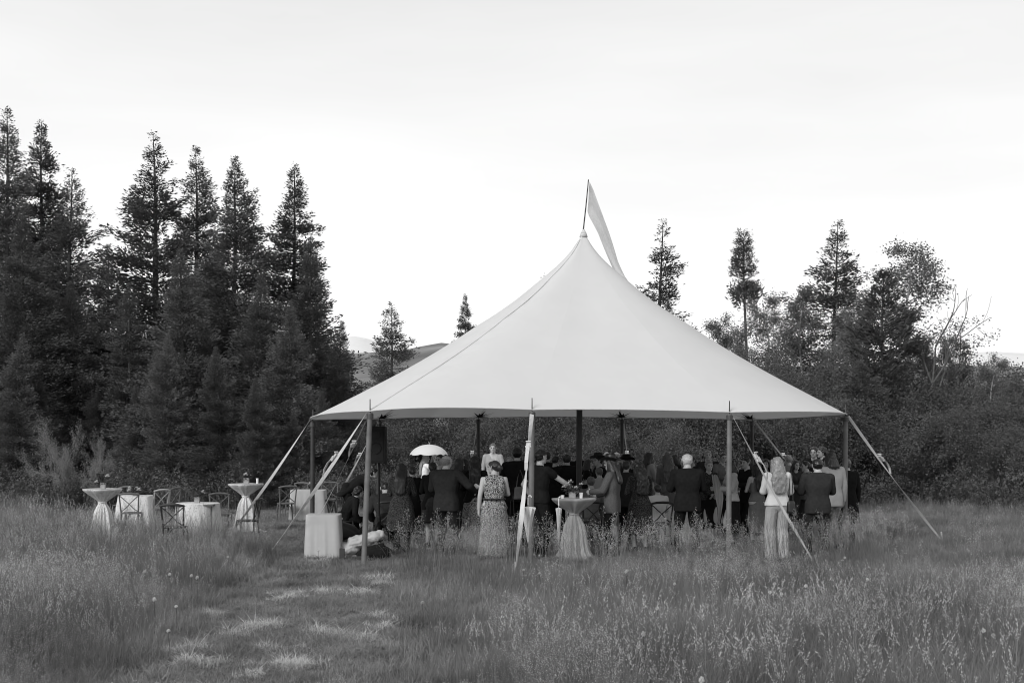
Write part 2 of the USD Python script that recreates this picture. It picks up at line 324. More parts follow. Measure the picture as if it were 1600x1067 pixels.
def tree_proto(key, parts):
    p = proto('tree_kind_' + key)
    for n, m, mat in parts: obj(n, m, mat, p)
    TREES[key] = (p, max(float(np.max(m[0][:, 2])) for _, m, _ in parts))
for key, kw in dict(fir_a=dict(seed=11, H=12, R=2.7, dens=1.25, sparse_=0.1), fir_b=dict(seed=12, H=12, R=2.4, sparse_=0.25, dens=1.2), fir_c=dict(seed=13, H=12, R=3.0, dens=1.3), fir_d=dict(seed=14, H=12, R=2.7, dens=1.1, sparse_=0.33, up=0.9),
                    open_a=dict(seed=21, H=9, R=2.2, dens=1.0, sparse_=0.3, up=0.5, power=0.85), open_b=dict(seed=22, H=9, R=1.9, dens=0.75, sparse_=0.45, up=0.9)).items():
    t, s, f = conifer(**kw); tree_proto(key, [('trunk', t, M['bark']), ('branches', s, M['bark']), ('crown', f, M['needles'])])
t, s, f = conifer(31, 8, 2.0, 0.85, 0, 0.15, 1.0, 0.6, 0.18, True); tree_proto('pine', [('trunk', t, M['bark']), ('branches', s, M['bark']), ('crown', f, M['needles2'])])
def snag(seed=41, H=9.5):
    """A thin pine that has lost most of its limbs: a tuft on top, a bare stretch, one clump below."""
    rs = np.random.default_rng(seed); t, s, f = conifer(seed, H, 0.5, 1.0, 0.72, 0.15, 0.8, 0.12, 0.12, True)
    v, fa = f; z = v.reshape(-1, 4, 3)[:, :, 2].mean(1); keep = ((z > H * 0.835) | (z < H * 0.795)) & (rs.random(len(z)) < np.where(z > H * 0.83, 0.42 + 0.4 * np.sin(z * 9.0) ** 2, 0.55))
    low = z < H * 0.80; q = v.reshape(-1, 4, 3); q[low, :, :2] *= 1.15; q[low, :, 2] += 0.25 * np.sin(q[low, :, 0] * 7)
    q = q[keep]; i = np.arange(len(q)) * 4
    return t, s, (q.reshape(-1, 3), np.vstack([np.stack([i, i + 1, i + 2], 1), np.stack([i, i + 2, i + 3], 1)]))
t, s, f = snag(); tree_proto('snag', [('trunk', t, M['bark']), ('branches', s, M['bark']), ('crown', f, M['needles2'])])
for key, kw in dict(aspen_a=dict(seed=51, per=9, nb=32), aspen_b=dict(seed=52, per=12, nb=30, bare=0.15), aspen_c=dict(seed=53, H=7, per=12, nb=32, bare=0.08)).items():
    t, s, f = aspen(**kw); tree_proto(key, [('trunk', t, M['palebark']), ('branches', s, M['twig']), ('crown', f, M['aspenleaf'])])
for key, kw in dict(bush_a=dict(seed=61), bush_b=dict(seed=62, H=3.4, W=2.3, stems=10), bush_c=dict(seed=63, H=4.6, W=1.7, per=11)).items():
    s, f = bush(**kw); tree_proto(key, [('stem', s, M['twig']), ('crown', f, M['bushleaf'])])
s, f = bush(64, 4.6, 1.3, 13, 0.07, 7); tree_proto('young', [('stem', s, M['palebark']), ('crown', f, M['youngleaf'])])
trng = random.Random(3)
def plant(key, px, top, s, label, cat='tree', group=None, wide=1.0, name=None):
    p, h = TREES[key]; H = EYE + (HOR - top) / s; k = H / h
    copy_of(p, name or ('conifer_tree' if key[:3] in ('fir', 'ope', 'pin', 'sna') else 'aspen_tree' if key[:3] == 'asp' else 'sapling' if key == 'young' else 'bush'), label, cat, at(px, s), trng.random() * 6.28, group, (k * wide, k * wide, k))
for a in [
    ('fir_b', 18, 166, 46, 'tall thin-topped fir at the left edge of the photo, highest treetop of all', 'tree', None, 1.1),
    ('fir_a', 66, 186, 44, 'tall pointed fir right beside the highest one at the left edge', 'tree', None, 1.1),
    ('fir_d', 106, 260, 46, 'fir with airy right side, third spire from the left edge', 'tree', None, 1.25),
    ('fir_b', 168, 380, 42, 'short see-through fir in the dip between the two groups of tall firs', 'tree', None, 1.2),
    ('fir_d', 250, 204, 46, 'tall fir with long bare-looking left branches, first spire right of the dip', 'tree', None, 1.35),
    ('fir_b', 308, 226, 44, 'thin airy fir spire between two broader firs', 'tree', None, 1.2),
    ('fir_c', 358, 247, 47, 'broad dense dark fir in the middle of the second group', 'tree', None, 1.15),
    ('fir_a', 452, 252, 45, 'tall fir with see-through right flank, last tall spire before the tent', 'tree', None, 1.2),
    ('fir_b', 490, 368, 47, 'shorter fir standing on the right flank of the last tall spire', 'tree', None, 1.25),
    ('fir_c', 522, 500, 48, 'low dark fir ending the left wood beside the hill', 'tree', None, 1.0),
    ('open_a', 610, 470, 31, 'bushy fir with spreading branches standing before the hill, left of the tent', 'tree', None, 1.2),
    ('fir_a', 728, 457, 25, 'small narrow fir peeping over the left slope of the tent roof', 'tree', None, 0.95),
    ('aspen_a', 856, 424, 26, 'wispy treetop just showing over the tent roof left of its peak', 'tree', None, 0.8),
    ('open_b', 1026, 340, 31, 'sparse fir right of the tent peak, standing clear against the sky', 'tree', None, 1.2),
    ('fir_c', 1056, 466, 33, 'low wide fir at the foot of the sparse fir right of the peak', 'tree', None, 0.9),
    ('snag', 1167, 357, 36, 'thin nearly bare pine with a tuft of needles on top and one clump below', 'tree', None, 1.0),
    ('open_a', 1300, 344, 39, 'tall broad sparse fir above the right-hand bushes', 'tree', None, 1.25),
    ('pine', 1380, 418, 45, 'dark dense pine with upturned branches in the right-hand wood', 'tree', None, 1.05),
    ('pine', 1345, 560, 47, 'small dark pine low in front of the right-hand wood', 'tree', None, 1.2),
    ('aspen_a', 1416, 364, 41, 'tall thin aspen with see-through crown behind the dark pine', 'tree', None, 1.4),
    ('aspen_b', 1125, 486, 38, 'leafy aspen at the right slope of the tent, leftmost of the aspens', 'tree', None, 1.0),
    ('aspen_a', 1203, 448, 38, 'aspen with pale stem just right of the bare pine', 'tree', None, 1.2),
    ('aspen_c', 1250, 440, 40, 'aspen whose crown touches the tall broad sparse fir', 'tree', None, 1.0),
    ('aspen_c', 1160, 505, 41, 'airy aspen between the leftmost aspen and the bare pine', 'tree', None, 0.9),
    ('aspen_b', 1332, 478, 42, 'aspen filling the gap between the tall sparse fir and the dark pine', 'tree', None, 1.1),
    ('aspen_c', 1475, 515, 44, 'leafy aspen beside the leafless crooked tree', 'tree', None, 1.0),
    ('aspen_b', 1548, 548, 45, 'leafy aspen standing before the right-hand hill', 'tree', None, 1.1),
    ('open_b', 1497, 500, 44, 'small pointed fir right of the pale crooked aspen stems', 'tree', None, 0.9),
    ('aspen_b', 1440, 520, 43, 'pale-stemmed aspen rising from the bushes beside the dark pine', 'tree', None, 1.1),
    ('young', 92, 636, 56, 'pale young aspen at the foot of the dark firs, leftmost', 'sapling', None, 0.6),
    ('young', 154, 664, 57, 'smaller pale young aspen behind the leftmost cocktail table', 'sapling', None, 0.55)]: plant(*a)
for i, (k, px, top, s) in enumerate([('fir_c', -45, 190, 43), ('fir_a', 42, 330, 50), ('fir_c', 128, 440, 49), ('fir_b', 205, 440, 50), ('fir_c', 285, 390, 50), ('fir_a', 402, 420, 50), ('fir_c', 440, 470, 51), ('fir_c', 95, 470, 42),
        ('fir_c', 190, 520, 41), ('fir_a', 335, 380, 42), ('fir_c', 260, 520, 53), ('fir_c', 350, 540, 53), ('fir_c', 20, 520, 53), ('fir_c', 480, 520, 43), ('fir_b', 60, 560, 52), ('fir_c', 150, 590, 50), ('fir_c', -30, 480, 52),
        ('fir_c', -110, 300, 46), ('fir_a', -170, 260, 44), ('fir_c', 410, 590, 54), ('fir_c', 300, 600, 51), ('fir_c', 220, 600, 52), ('fir_c', 500, 610, 52), ('fir_c', 550, 590, 42), ('fir_c', 450, 640, 53)]):
    plant(k, px, top, s, 'dark fir merged with its neighbours inside the left-hand wood', 'tree', 'firs massed in the left-hand wood', 1.25)
for i, (k, px, top, s) in enumerate([('bush_a', 575, 610, 44), ('bush_c', 640, 600, 47), ('bush_b', 690, 610, 49), ('bush_a', 735, 600, 46), ('bush_c', 785, 590, 48), ('bush_b', 840, 600, 50), ('bush_a', 885, 590, 46), ('bush_c', 930, 600, 49),
        ('bush_b', 985, 590, 47), ('bush_a', 1035, 590, 49), ('bush_c', 1085, 580, 45), ('bush_b', 1130, 570, 49), ('bush_b', 610, 650, 51), ('bush_b', 760, 650, 52), ('bush_a', 905, 650, 52), ('bush_b', 1060, 650, 52)]):
    plant(k, px, top, s, 'leafy bush seen under the tent roof behind the guests', 'bush', 'bushes behind the tent', 1.15)
for i, (k, px, top, s) in enumerate([('bush_c', 1150, 520, 42), ('bush_a', 1180, 545, 46), ('bush_c', 1215, 560, 45), ('bush_a', 1255, 550, 44), ('bush_c', 1300, 540, 43), ('bush_a', 1340, 560, 46), ('bush_b', 1225, 600, 50), ('bush_b', 1285, 600, 51),
        ('bush_c', 1400, 590, 47), ('bush_a', 1450, 570, 45), ('bush_c', 1490, 570, 46), ('bush_a', 1530, 585, 47), ('bush_b', 1440, 630, 51), ('bush_b', 1500, 620, 52), ('bush_a', 1560, 590, 48), ('bush_b', 1590, 560, 43),
        ('bush_c', 1620, 550, 44), ('bush_b', 1570, 650, 53), ('bush_a', 1670, 560, 46), ('bush_b', 1640, 640, 52), ('bush_a', 1720, 560, 47), ('bush_b', 1365, 640, 51), ('bush_c', 1780, 520, 44)]):
    plant(k, px, top, s, 'leafy bush in the thicket along the right side of the meadow', 'bush', 'bushes on the right of the meadow', 1.2)
def dead_tree():
    rs = np.random.default_rng(77); sticks, tips = [], []
    b = at(1446, 45); d = thing('dead_tree', 'leafless grey tree with crooked bare branches among the right-hand bushes', 'dead tree', b, 0, None, (0.8, 0.8, 0.92))
    tp = np.array([[0, 0, 0], [0.1, 0, 1.5], [0.05, 0, 3.0], [0.3, 0, 4.2], [0.45, 0, 5.6]]); obj('trunk', tube(tp, [0.10, 0.09, 0.07, 0.05, 0.025], 7), M['twig'], d)
    for q, dr, L in ((2, (0.8, 0, 0.8), 2.6), (3, (0.7, 0.1, 0.9), 2.4), (3, (-0.5, 0.1, 0.9), 1.6), (4, (0.5, 0, 1), 1.5), (2, (-0.7, -0.2, 0.7), 1.4)):
        st = []; limbs(rs, tp[q], unit(np.array(dr, float)), L, 0.045, 2, st, tips, 2, 0.4, 0.12, 0.08); obj('branch', cat_(st), M['twig'], d)
dead_tree()
# ------------------------------------------------------------------ the tent
tent = thing('tent', 'large white sailcloth tent with one peak, open sides and guests standing under it', 'tent')
PK = np.array([1.46, 29.0, EYE + (HOR - 361) / 76.6])
CTR = np.array([1.40, 29.0])
DROP = [(0, 0), (0.03, 0.075), (0.06, 0.13), (0.11, 0.20), (0.18, 0.283), (0.257, 0.372), (0.34, 0.455), (0.41, 0.518), (0.477, 0.582), (0.565, 0.66), (0.655, 0.735), (0.718, 0.785), (0.86, 0.893), (1, 1)]
from scipy.interpolate import PchipInterpolator
dropf = PchipInterpolator(*zip(*DROP))
# px of the eave, px scale, py of the eave
SIDE = [(577, 92.6, 642), (831, 92.0, 640), (1141, 89.5, 644), (1323, 81.0, 648), (1176, 66.5, 656), (972, 65.0, 653), (747, 65.0, 653), (592, 67.0, 655), (487, 80.0, 656)]
TOP = [at(px, s, EYE + (HOR - py) / s) for px, s, py in SIDE]
FOOT = [568, 829, 1138, 1320, 1175, 972, 748, 590, 488]
def ridge(i, t):
    t = np.asarray(t, float)[..., None]; p = PK * (1 - t) + TOP[i] * t
    out = p.copy(); out[..., 2] = PK[2] + (TOP[i][2] - PK[2]) * dropf(t[..., 0]); return out
def ring(p, t):                                                       # the small bald ring at the very peak
    return p
from scipy.interpolate import CubicSpline
EAVE = CubicSpline(np.arange(10), np.vstack([TOP, TOP[:1]]), bc_type='periodic')
POLY = lambda w: TOP[int(w) % 9] * (1 - w % 1) + TOP[(int(w) + 1) % 9] * (w % 1)
def eave(w):
    """Between the poles the hem runs in a flat arc, nearly straight."""
    return EAVE(w)
NU, NT = 24, 90
for i in range(9):
    t = np.linspace(0.012, 1, NT) ** 1.25; u = np.linspace(0, 1, NU); E = eave(i + u); E[-1] = TOP[(i + 1) % 9]
    G = PK * (1 - t)[:, None, None] + E[None] * t[:, None, None]; G[..., 2] = PK[2] + (E[None, :, 2] - PK[2]) * dropf(t)[:, None]
    q = 4 * u * (1 - u); wid = np.linalg.norm(E[0] - E[-1]) * t
    G[..., 2] -= (wid * 0.012 * np.sin(PI * t) ** 0.8)[:, None] * q[None]
    k = (t ** 6)[:, None] * q[None]; G[..., 2] += k * 0.025
    amp = {0: (1.0, 0.1), 8: (0.3, 0.8)}.get(i, (0.08, 0.08)); wr = amp[0] * np.exp(-u / 0.14) + amp[1] * np.exp(-(1 - u) / 0.10)       # puckers running off the seams
    G[..., 2] += 0.024 * np.sin(t[:, None] * 75 + u[None] * 20 + i) * (wr * np.minimum(q * 4, 1))[None] * (np.sin(PI * t) ** 1.2)[:, None]
    G[..., 2] += (meshkit.fbm(np.stack([G[..., 0] * 0.9, G[..., 1] * 0.9, G[..., 2]], -1), 3) - 0.5) * 0.03 * np.sin(PI * t)[:, None]
    G[..., 2] += 0.012 * np.exp(-((1 - t) / 0.10))[:, None] * (np.exp(-u / 0.16) * np.sin(u * 75 + i) + np.exp(-(1 - u) / 0.16) * np.sin((1 - u) * 75 + 2 * i))[None] * np.minimum(q * 5, 1)[None] * (1 - t ** 8)[:, None]   # creases that fan out of the pole tops
    V = G.reshape(-1, 3); ii = (np.arange(NT - 1)[:, None] * NU + np.arange(NU - 1)[None]).ravel()
    F = np.stack([ii, ii + NU, ii + NU + 1, ii + 1], 1)
    obj('roof_panel', (V, F), M['sail'], tent, True)
    obj('eave_hem', tube(G[-1], 0.011, 6), M['webbing'], tent, True)
for i in range(9):
    tt = np.linspace(0.02, 0.995, 36); r = ridge(i, tt); r[:, 2] += 0.006 if i == 0 else -0.0035
    if i in (0, 4, 5, 6, 7, 8): obj('seam', tube(r, 0.010 if i == 0 else 0.007, 5), M['webbing'] if i == 0 else M['sail'], tent, True)
    P = TOP[i]; s = SIDE[i][1]; foot = at(FOOT[i], s, 0); rad = 0.046 if i in (0, 1, 2, 3) else 0.044
    out = np.array([P[0] - CTR[0], P[1] - CTR[1], 0]); out /= np.linalg.norm(out); P0 = P - out * 0.02
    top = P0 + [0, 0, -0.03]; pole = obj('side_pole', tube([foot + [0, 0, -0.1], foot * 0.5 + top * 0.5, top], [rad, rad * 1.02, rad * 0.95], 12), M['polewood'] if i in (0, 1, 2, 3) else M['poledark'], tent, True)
    obj('pin', tube([top, top + [0, 0, 0.23]], [0.012, 0.009], 6), M['iron'], pole)
    obj('collar', tube([top + [0, 0, -0.10], top + [0, 0, -0.02]], [rad * 1.25, rad * 1.25], 12), M['iron'], pole)
    if i not in (4, 5, 6, 7): continue
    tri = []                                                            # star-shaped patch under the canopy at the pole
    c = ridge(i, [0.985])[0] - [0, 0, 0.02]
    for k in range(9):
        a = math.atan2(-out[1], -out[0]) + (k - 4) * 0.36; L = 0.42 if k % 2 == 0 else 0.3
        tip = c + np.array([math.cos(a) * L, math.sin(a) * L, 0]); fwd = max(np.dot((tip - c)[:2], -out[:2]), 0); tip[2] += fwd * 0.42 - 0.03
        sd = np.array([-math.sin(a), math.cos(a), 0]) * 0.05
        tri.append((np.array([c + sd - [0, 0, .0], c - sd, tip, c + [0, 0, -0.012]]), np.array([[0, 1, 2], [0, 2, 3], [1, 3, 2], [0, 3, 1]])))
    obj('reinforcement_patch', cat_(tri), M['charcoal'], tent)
cp = at(904, 76.6, 0); obj('centre_pole', tube([cp + [0, 0, -.1], cp + [0.02, 0, 3], PK + [0, 0, -0.05]], 0.062, 14), M['poledark'], tent, True)
obj('peak_ring', (lathe([(0.085, -0.13), (0.065, -0.06), (0.04, -0.01), (0.02, 0.03)], 16)[0] + PK, lathe([(0.085, -0.13), (0.065, -0.06), (0.04, -0.01), (0.02, 0.03)], 16)[1]), M['webbing'], tent, True)
def strap(top, stake, w=0.05, ratchet=0.3, twist=0.0, mat='webbing', wave=0.0, loose=None):
    """A webbing guy from the pole to a stake, with its ratchet buckle and a driven steel stake."""
    top, stake = np.asarray(top, float), np.asarray(stake, float); d = stake - top; L = np.linalg.norm(d); dn, a, b = frame(d)
    n = 26; V = []
    for k in range(n):
        t = k / (n - 1); c = top + d * t + np.array([0, 0, -0.05 * math.sin(PI * t)]); th = 0.5 + twist * t * PI; e = a * math.cos(th) + b * math.sin(th); g = np.cross(dn, e)
        ww = w * (0.55 + 0.45 * min(1, 4 * (1 - t)))
        V += [c - e * ww / 2 - g * .002, c + e * ww / 2 - g * .002, c + e * ww / 2 + g * .002, c - e * ww / 2 + g * .002]
    F = []
    for k in range(n - 1):
        for q in range(4):
            x, y = k * 4 + q, k * 4 + (q + 1) % 4; F.append((x, y, y + 4, x + 4))
    F += [(0, 3, 2, 1), (n * 4 - 4, n * 4 - 3, n * 4 - 2, n * 4 - 1)]
    st = obj('guy_strap', (np.array(V), np.array(F)), M[mat], tent)
    c = top + d * ratchet; R = np.stack([a, dn, b], 1)
    parts = [box(c + b * 0.02, (0.075, 0.16, 0.03), R), box(c + b * 0.05 + dn * 0.05, (0.06, 0.11, 0.012), R), tube([c - a * 0.05 + b * .03, c + a * 0.05 + b * .03], 0.018, 8), box(c + b * 0.05 - dn * 0.09, (0.085, 0.02, 0.03), R)]
    obj('ratchet', cat_(parts), M['steel'], st)
    tail = [c + b * 0.03, c + b * 0.07 + dn * 0.18, c + b * 0.05 + dn * 0.32, c - b * 0.02 + dn * 0.42]
    obj('strap_tail', cat_([beam(tail[k], tail[k + 1], w * 0.8, 0.006, b) for k in range(3)]), M[mat], st)
    up = -dn * 0.1; obj('stake', tube([stake + [0, 0, -0.2], stake + [0, 0, 0.0], stake + np.array([0, 0, 0.16]) + up * 0.4], [0.016, 0.016, 0.02], 8), M['steel'], st)
strap(TOP[8] - [0.03, 0, 0], at(352, 76.0), 0.055, 0.93, 1.0)
strap(TOP[0] - [0.04, 0, .03], gp(415, 872), 0.06, 0.3, 1.2)
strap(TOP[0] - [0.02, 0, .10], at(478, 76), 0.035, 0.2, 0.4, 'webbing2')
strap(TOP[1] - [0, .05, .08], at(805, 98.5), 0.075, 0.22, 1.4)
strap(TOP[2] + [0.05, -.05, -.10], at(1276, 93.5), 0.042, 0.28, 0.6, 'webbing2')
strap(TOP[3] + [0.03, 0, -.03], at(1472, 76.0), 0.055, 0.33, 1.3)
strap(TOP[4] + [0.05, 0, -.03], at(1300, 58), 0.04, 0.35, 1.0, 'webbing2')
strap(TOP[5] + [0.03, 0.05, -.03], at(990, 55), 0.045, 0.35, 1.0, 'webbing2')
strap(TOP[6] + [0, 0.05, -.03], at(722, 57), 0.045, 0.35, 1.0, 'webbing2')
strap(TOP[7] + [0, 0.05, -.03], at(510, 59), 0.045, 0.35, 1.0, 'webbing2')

fl = thing('flag', 'long pale pennant drooping from the thin mast above the tent peak', 'flag', PK)
mast_top = np.array([0.10, 0.0, (361 - 281) / 76.6])
obj('mast', tube([[-0.01, 0, -0.02], mast_top * 0.5, mast_top], [0.014, 0.013, 0.011], 8), M['iron'], fl, True)
def fpx(px, py): return np.array([(px - 911.8) / 76.6, 0.0, (361 - py) / 76.6])
ua = np.linspace(0, 1, 40)
upper = np.stack([np.interp(ua, [0, .12, .3, .5, .75, 1], [fpx(x, y)[k] for x, y in ((921, 284), (928, 297), (941, 330), (953, 362), (968, 405), (985, 438))]) for k in range(3)], 1)
lower = np.stack([np.interp(ua, [0, .12, .3, .5, .75, 1], [fpx(x, y)[k] for x, y in ((918, 330), (921, 338), (935, 362), (948, 392), (962, 425), (984, 440))]) for k in range(3)], 1)
G = upper[:, None] * (1 - np.linspace(0, 1, 9))[None, :, None] + lower[:, None] * np.linspace(0, 1, 9)[None, :, None]
vv = np.linspace(0, 1, 9)[None]; G[..., 1] += 0.12 * np.sin(ua[:, None] * 9 + vv * 4) * ua[:, None] + 0.05 * np.sin(vv * 7 + ua[:, None] * 3) + 0.45 * ua[:, None]
ii = (np.arange(39)[:, None] * 9 + np.arange(8)[None]).ravel()
obj('pennant', (G.reshape(-1, 3), np.stack([ii, ii + 1, ii + 10, ii + 9], 1)), M['flag'], fl, True)

# ------------------------------------------------------------------ tables, chairs, flowers
def cocktail(kind, label, loc, rz=0, mat='drape', seed=0):
    t = thing('cocktail_table', label, 'cocktail table', loc, rz)
    obj('tabletop', lathe([(0.36, 1.045), (0.385, 1.05), (0.385, 1.068), (0.38, 1.072)], 40), M['sheet'], t)
    obj('pedestal', lathe([(0.25, 0.0), (0.24, 0.03), (0.05, 0.06), (0.035, 0.1), (0.035, 1.03), (0.1, 1.044)], 16), M['iron'], t)
    rs = np.random.default_rng(seed); ph = rs.uniform(0, 6, 6)
    def fold(th, i):
        k = FA[i]; return 1 + k * (0.5 * np.sin(7 * th + ph[0]) + 0.35 * np.sin(11 * th + ph[1] + i * .05) + 0.3 * np.sin(17 * th + ph[2] + i * .04))
    prof = [(0.392, 1.078), (0.394, 1.06), (0.375, 1.035), (0.31, 0.985), (0.225, 0.93), (0.15, 0.875), (0.09, 0.825), (0.07, 0.795), (0.085, 0.76), (0.12, 0.70), (0.16, 0.6), (0.178, 0.5), (0.195, 0.38), (0.212, 0.26), (0.235, 0.15), (0.29, 0.06), (0.37, 0.025), (0.46, 0.012)]
    FA = [0.0, 0.01, 0.03, 0.09, 0.16, 0.2, 0.22, 0.2, 0.2, 0.22, 0.24, 0.25, 0.26, 0.27, 0.28, 0.26, 0.2, 0.22]
    V, F = lathe(prof, 96, fold); n = len(prof) * 96
    obj('table_skirt', (V[:n], F[(F < n).all(1)]), M[mat], t, True)
    obj('tie', tube([[0.075 * math.cos(a), 0.075 * math.sin(a), 0.795 + 0.01 * math.sin(3 * a)] for a in np.linspace(0, 2 * PI, 20)], 0.018, 6), M[mat], t, True)
    return t
FLOWER_N = [0]
def flowers(label, loc, w=0.09, seed=0, h=0.13, wide=1.0, pot='pot'):
    t = thing('flower_vase', label, 'flower vase', loc)
    b = box((0, 0, h / 2), (w, w, h)); obj('pot', b, M[pot], t)
    rs = np.random.default_rng(seed); st, lf = [], []
    for k in range(14):
        a, r = rs.random() * 6.28, rs.random() ** 0.5; e = np.array([math.cos(a) * r * 0.15 * wide, math.sin(a) * r * 0.15 * wide, h + rs.uniform(0.05, 0.2) - 0.05 * r])
        st.append(tube([[0, 0, h * 0.8], e * [0.5, 0.5, 0.75], e], 0.004, 4))
        for q in range(7):
            p = e * rs.uniform(0.6, 1) + rs.normal(0, 0.02, 3); lf.append(p)
        if k < 8:
            pet = []
            R = rs.uniform(0.03, 0.05)
            for q in range(12):
                az, el = q * 2.4, (q % 3) * 0.45 + 0.15; d = np.array([math.cos(az) * math.cos(el), math.sin(az) * math.cos(el), math.sin(el)])
                pet.append(cards(e[None], d[None], unit(np.cross(d, [0, 0, 1.0]))[None], R * 1.5, R * 1.2, rs))
            obj('flower', cat_(pet), M['petal' if rs.random() < 0.55 else 'petal2'], t)
    lf = np.array(lf); D = unit(rs.normal(0, 1, lf.shape) + [0, 0, .3]); S = unit(np.cross(D, rs.normal(0, 1, lf.shape)))
    obj('stems', cat_(st), M['stemleaf'], t); obj('leaves', cards(lf, D, S, 0.06, 0.03, rs), M['stemleaf'], t)
    return t
def cloth_table(label, loc, rz, w, d, h=0.76, mat='lace', seed=0, flare=0.08, round_=0.12, fold=0.03, puddle=0.0):
    t = thing('clothed_table', label, 'table', loc, rz)
    rs = np.random.default_rng(seed); n = 120; th = np.arange(n) / n * 2 * PI; e = 2 / max(round_, 0.02) if round_ < 0.6 else 2
    c, s = np.cos(th), np.sin(th); p = 8 if round_ < 0.6 else 2
    rr = 1 / (abs(c) ** p + abs(s) ** p) ** (1 / p); bx, by = rr * c * w / 2, rr * s * d / 2
    ph = rs.uniform(0, 6, 5); V = []; zs = [h, h - 0.004, h - 0.02, h * 0.8, h * 0.55, h * 0.3, h * 0.12, 0.02]
    for i, z in enumerate(zs):
        f = max(0, (h - z) / h); k = 1 + (flare / (w / 2)) * f + fold * min(1, f * 2.5) * (np.sin(9 * th + ph[0] + f) + 0.7 * np.sin(16 * th + ph[1] - f) + 0.4 * np.sin(27 * th + ph[2])) * (0.4 + f)
        if i == 0: k = np.full(n, 0.985)
        V.append(np.stack([bx * k, by * k, np.full(n, z) + (0.012 * np.sin(5 * th + ph[3]) if i == len(zs) - 1 else 0)], 1))
    V = np.vstack(V + [[[0, 0, h + 0.001]]]); F = []
    for i in range(len(zs) - 1):
        for j in range(n): F.append((i * n + j, (i + 1) * n + j, (i + 1) * n + (j + 1) % n, i * n + (j + 1) % n))
    F = np.array(F); F = np.vstack([F[:, [0, 1, 2]], F[:, [0, 2, 3]], [(len(V) - 1, j, (j + 1) % n) for j in range(n)]])
    obj('tablecloth', (V, F), M[mat], t, True)
    obj('tabletop', box((0, 0, h - 0.03), (w * 0.9, d * 0.9, 0.03)), M['chairwood'], t)
    for sx in (-1, 1):
        for sy in (-1, 1): obj('leg', tube([[sx * w * 0.4, sy * d * 0.4, 0], [sx * w * 0.4, sy * d * 0.4, h - 0.05]], 0.018, 6), M['iron'], t)
    return t
def crossback(kind, mat):
    """A bentwood chair with a crossed back; faces +y, back at -y."""
    p = proto(kind); sz = 0.46
    sv = np.array([[math.cos(a) * 0.215 * (1 if abs(math.cos(a)) < .8 else 1), math.sin(a) * 0.2, 0] for a in np.linspace(0, 2 * PI, 24, endpoint=False)]); sv[:, 0] = np.sign(sv[:, 0]) * abs(sv[:, 0]) ** 0.75 * 0.215 ** 0.25; sv[:, 1] = np.sign(sv[:, 1]) * abs(sv[:, 1]) ** 0.75 * 0.2 ** 0.25
    sv /= np.array([abs(sv[:, 0]).max() / 0.215, abs(sv[:, 1]).max() / 0.205, 1])
    V = np.vstack([sv + [0, 0, sz - 0.02], sv * [1.04, 1.04, 1] + [0, 0, sz - 0.005], sv + [0, 0, sz + 0.01], [[0, 0, sz - 0.02], [0, 0, sz + 0.005]]]); F = []
    for i in range(2):
        for j in range(24): F += [(i * 24 + j, i * 24 + (j + 1) % 24, (i + 1) * 24 + (j + 1) % 24), (i * 24 + j, (i + 1) * 24 + (j + 1) % 24, (i + 1) * 24 + j)]
    for j in range(24): F += [(72, (j + 1) % 24, j), (73, 48 + j, 48 + (j + 1) % 24)]
    obj('seat', (V, np.array(F)), mat, p, 40)
    for s in (-1, 1):
        obj('leg', tube([[s * 0.2, 0.2, 0], [s * 0.185, 0.18, 0.3], [s * 0.17, 0.165, sz]], [0.015, 0.018, 0.02], 8), mat, p, True)
        obj('back_post', tube([[s * 0.19, -0.24, 0], [s * 0.185, -0.19, 0.25], [s * 0.185, -0.18, sz], [s * 0.2, -0.205, 0.65], [s * 0.215, -0.25, 0.87]], [0.015, 0.018, 0.019, 0.017, 0.016], 8), mat, p, True)
        obj('cross_brace', tube([[s * 0.185, -0.185, sz + 0.03], [s * 0.08, -0.20, 0.57], [0, -0.215 - s * 0.012, 0.66], [-s * 0.1, -0.225, 0.75], [-s * 0.205, -0.24, 0.84]], [0.012, 0.011, 0.011, 0.011, 0.012], 6), mat, p, True)
        obj('stretcher', tube([[s * 0.187, 0.185, 0.2], [s * 0.187, -0.2, 0.22]], 0.01, 6), mat, p, True)
    obj('top_rail', tube([[-0.235, -0.245, 0.86], [-0.12, -0.275, 0.885], [0, -0.285, 0.89], [0.12, -0.275, 0.885], [0.235, -0.245, 0.86]], [0.018, 0.024, 0.026, 0.024, 0.018], 8), mat, p, True)
    obj('hoop', tube([[0.17, 0.165, 0.30], [0.1, 0.19, 0.41], [0, 0.195, 0.43], [-0.1, 0.19, 0.41], [-0.17, 0.165, 0.30]], 0.009, 6), mat, p, True)
    return p
CH = {'oak': crossback('crossback_chair_kind', M['chairwood']), 'dark': crossback('dark_crossback_chair_kind', M['chairdark']), 'pale': crossback('pale_crossback_chair_kind', M['linen'])}
def chair(k, px, s, rz, label):
    copy_of(CH[k], 'crossback_chair', label, 'chair', at(px, s), rz)
cocktail(0, 'leftmost round cocktail table with its cloth tied in at the waist', at(160, 76.4), 0.4, 'lace', 1)
cocktail(0, 'cocktail table behind the slanting guy strap, its cloth trailing on the mown grass', at(384, 70), 1.1, 'lace', 2)
cocktail(0, 'cocktail table with tied cloth between the guests at the front of the tent', at(897, 88.6), 2.0, 'drape', 3)
cloth_table('small square table under a lace cloth, right beside the leftmost cocktail table', at(212, 67.5), 0.1, 0.72, 0.72, 0.76, 'lace', 4, 0.10)
cloth_table('round table under a long lace cloth, nearest of the meadow tables', at(309, 75), 0.0, 0.9, 0.9, 0.76, 'lace', 5, 0.05, 1.0, 0.02)
cloth_table('clothed table in the shade behind the left corner pole of the tent', at(482, 61.7), 0.05, 0.88, 0.7, 0.76, 'sheet', 6, 0.03)
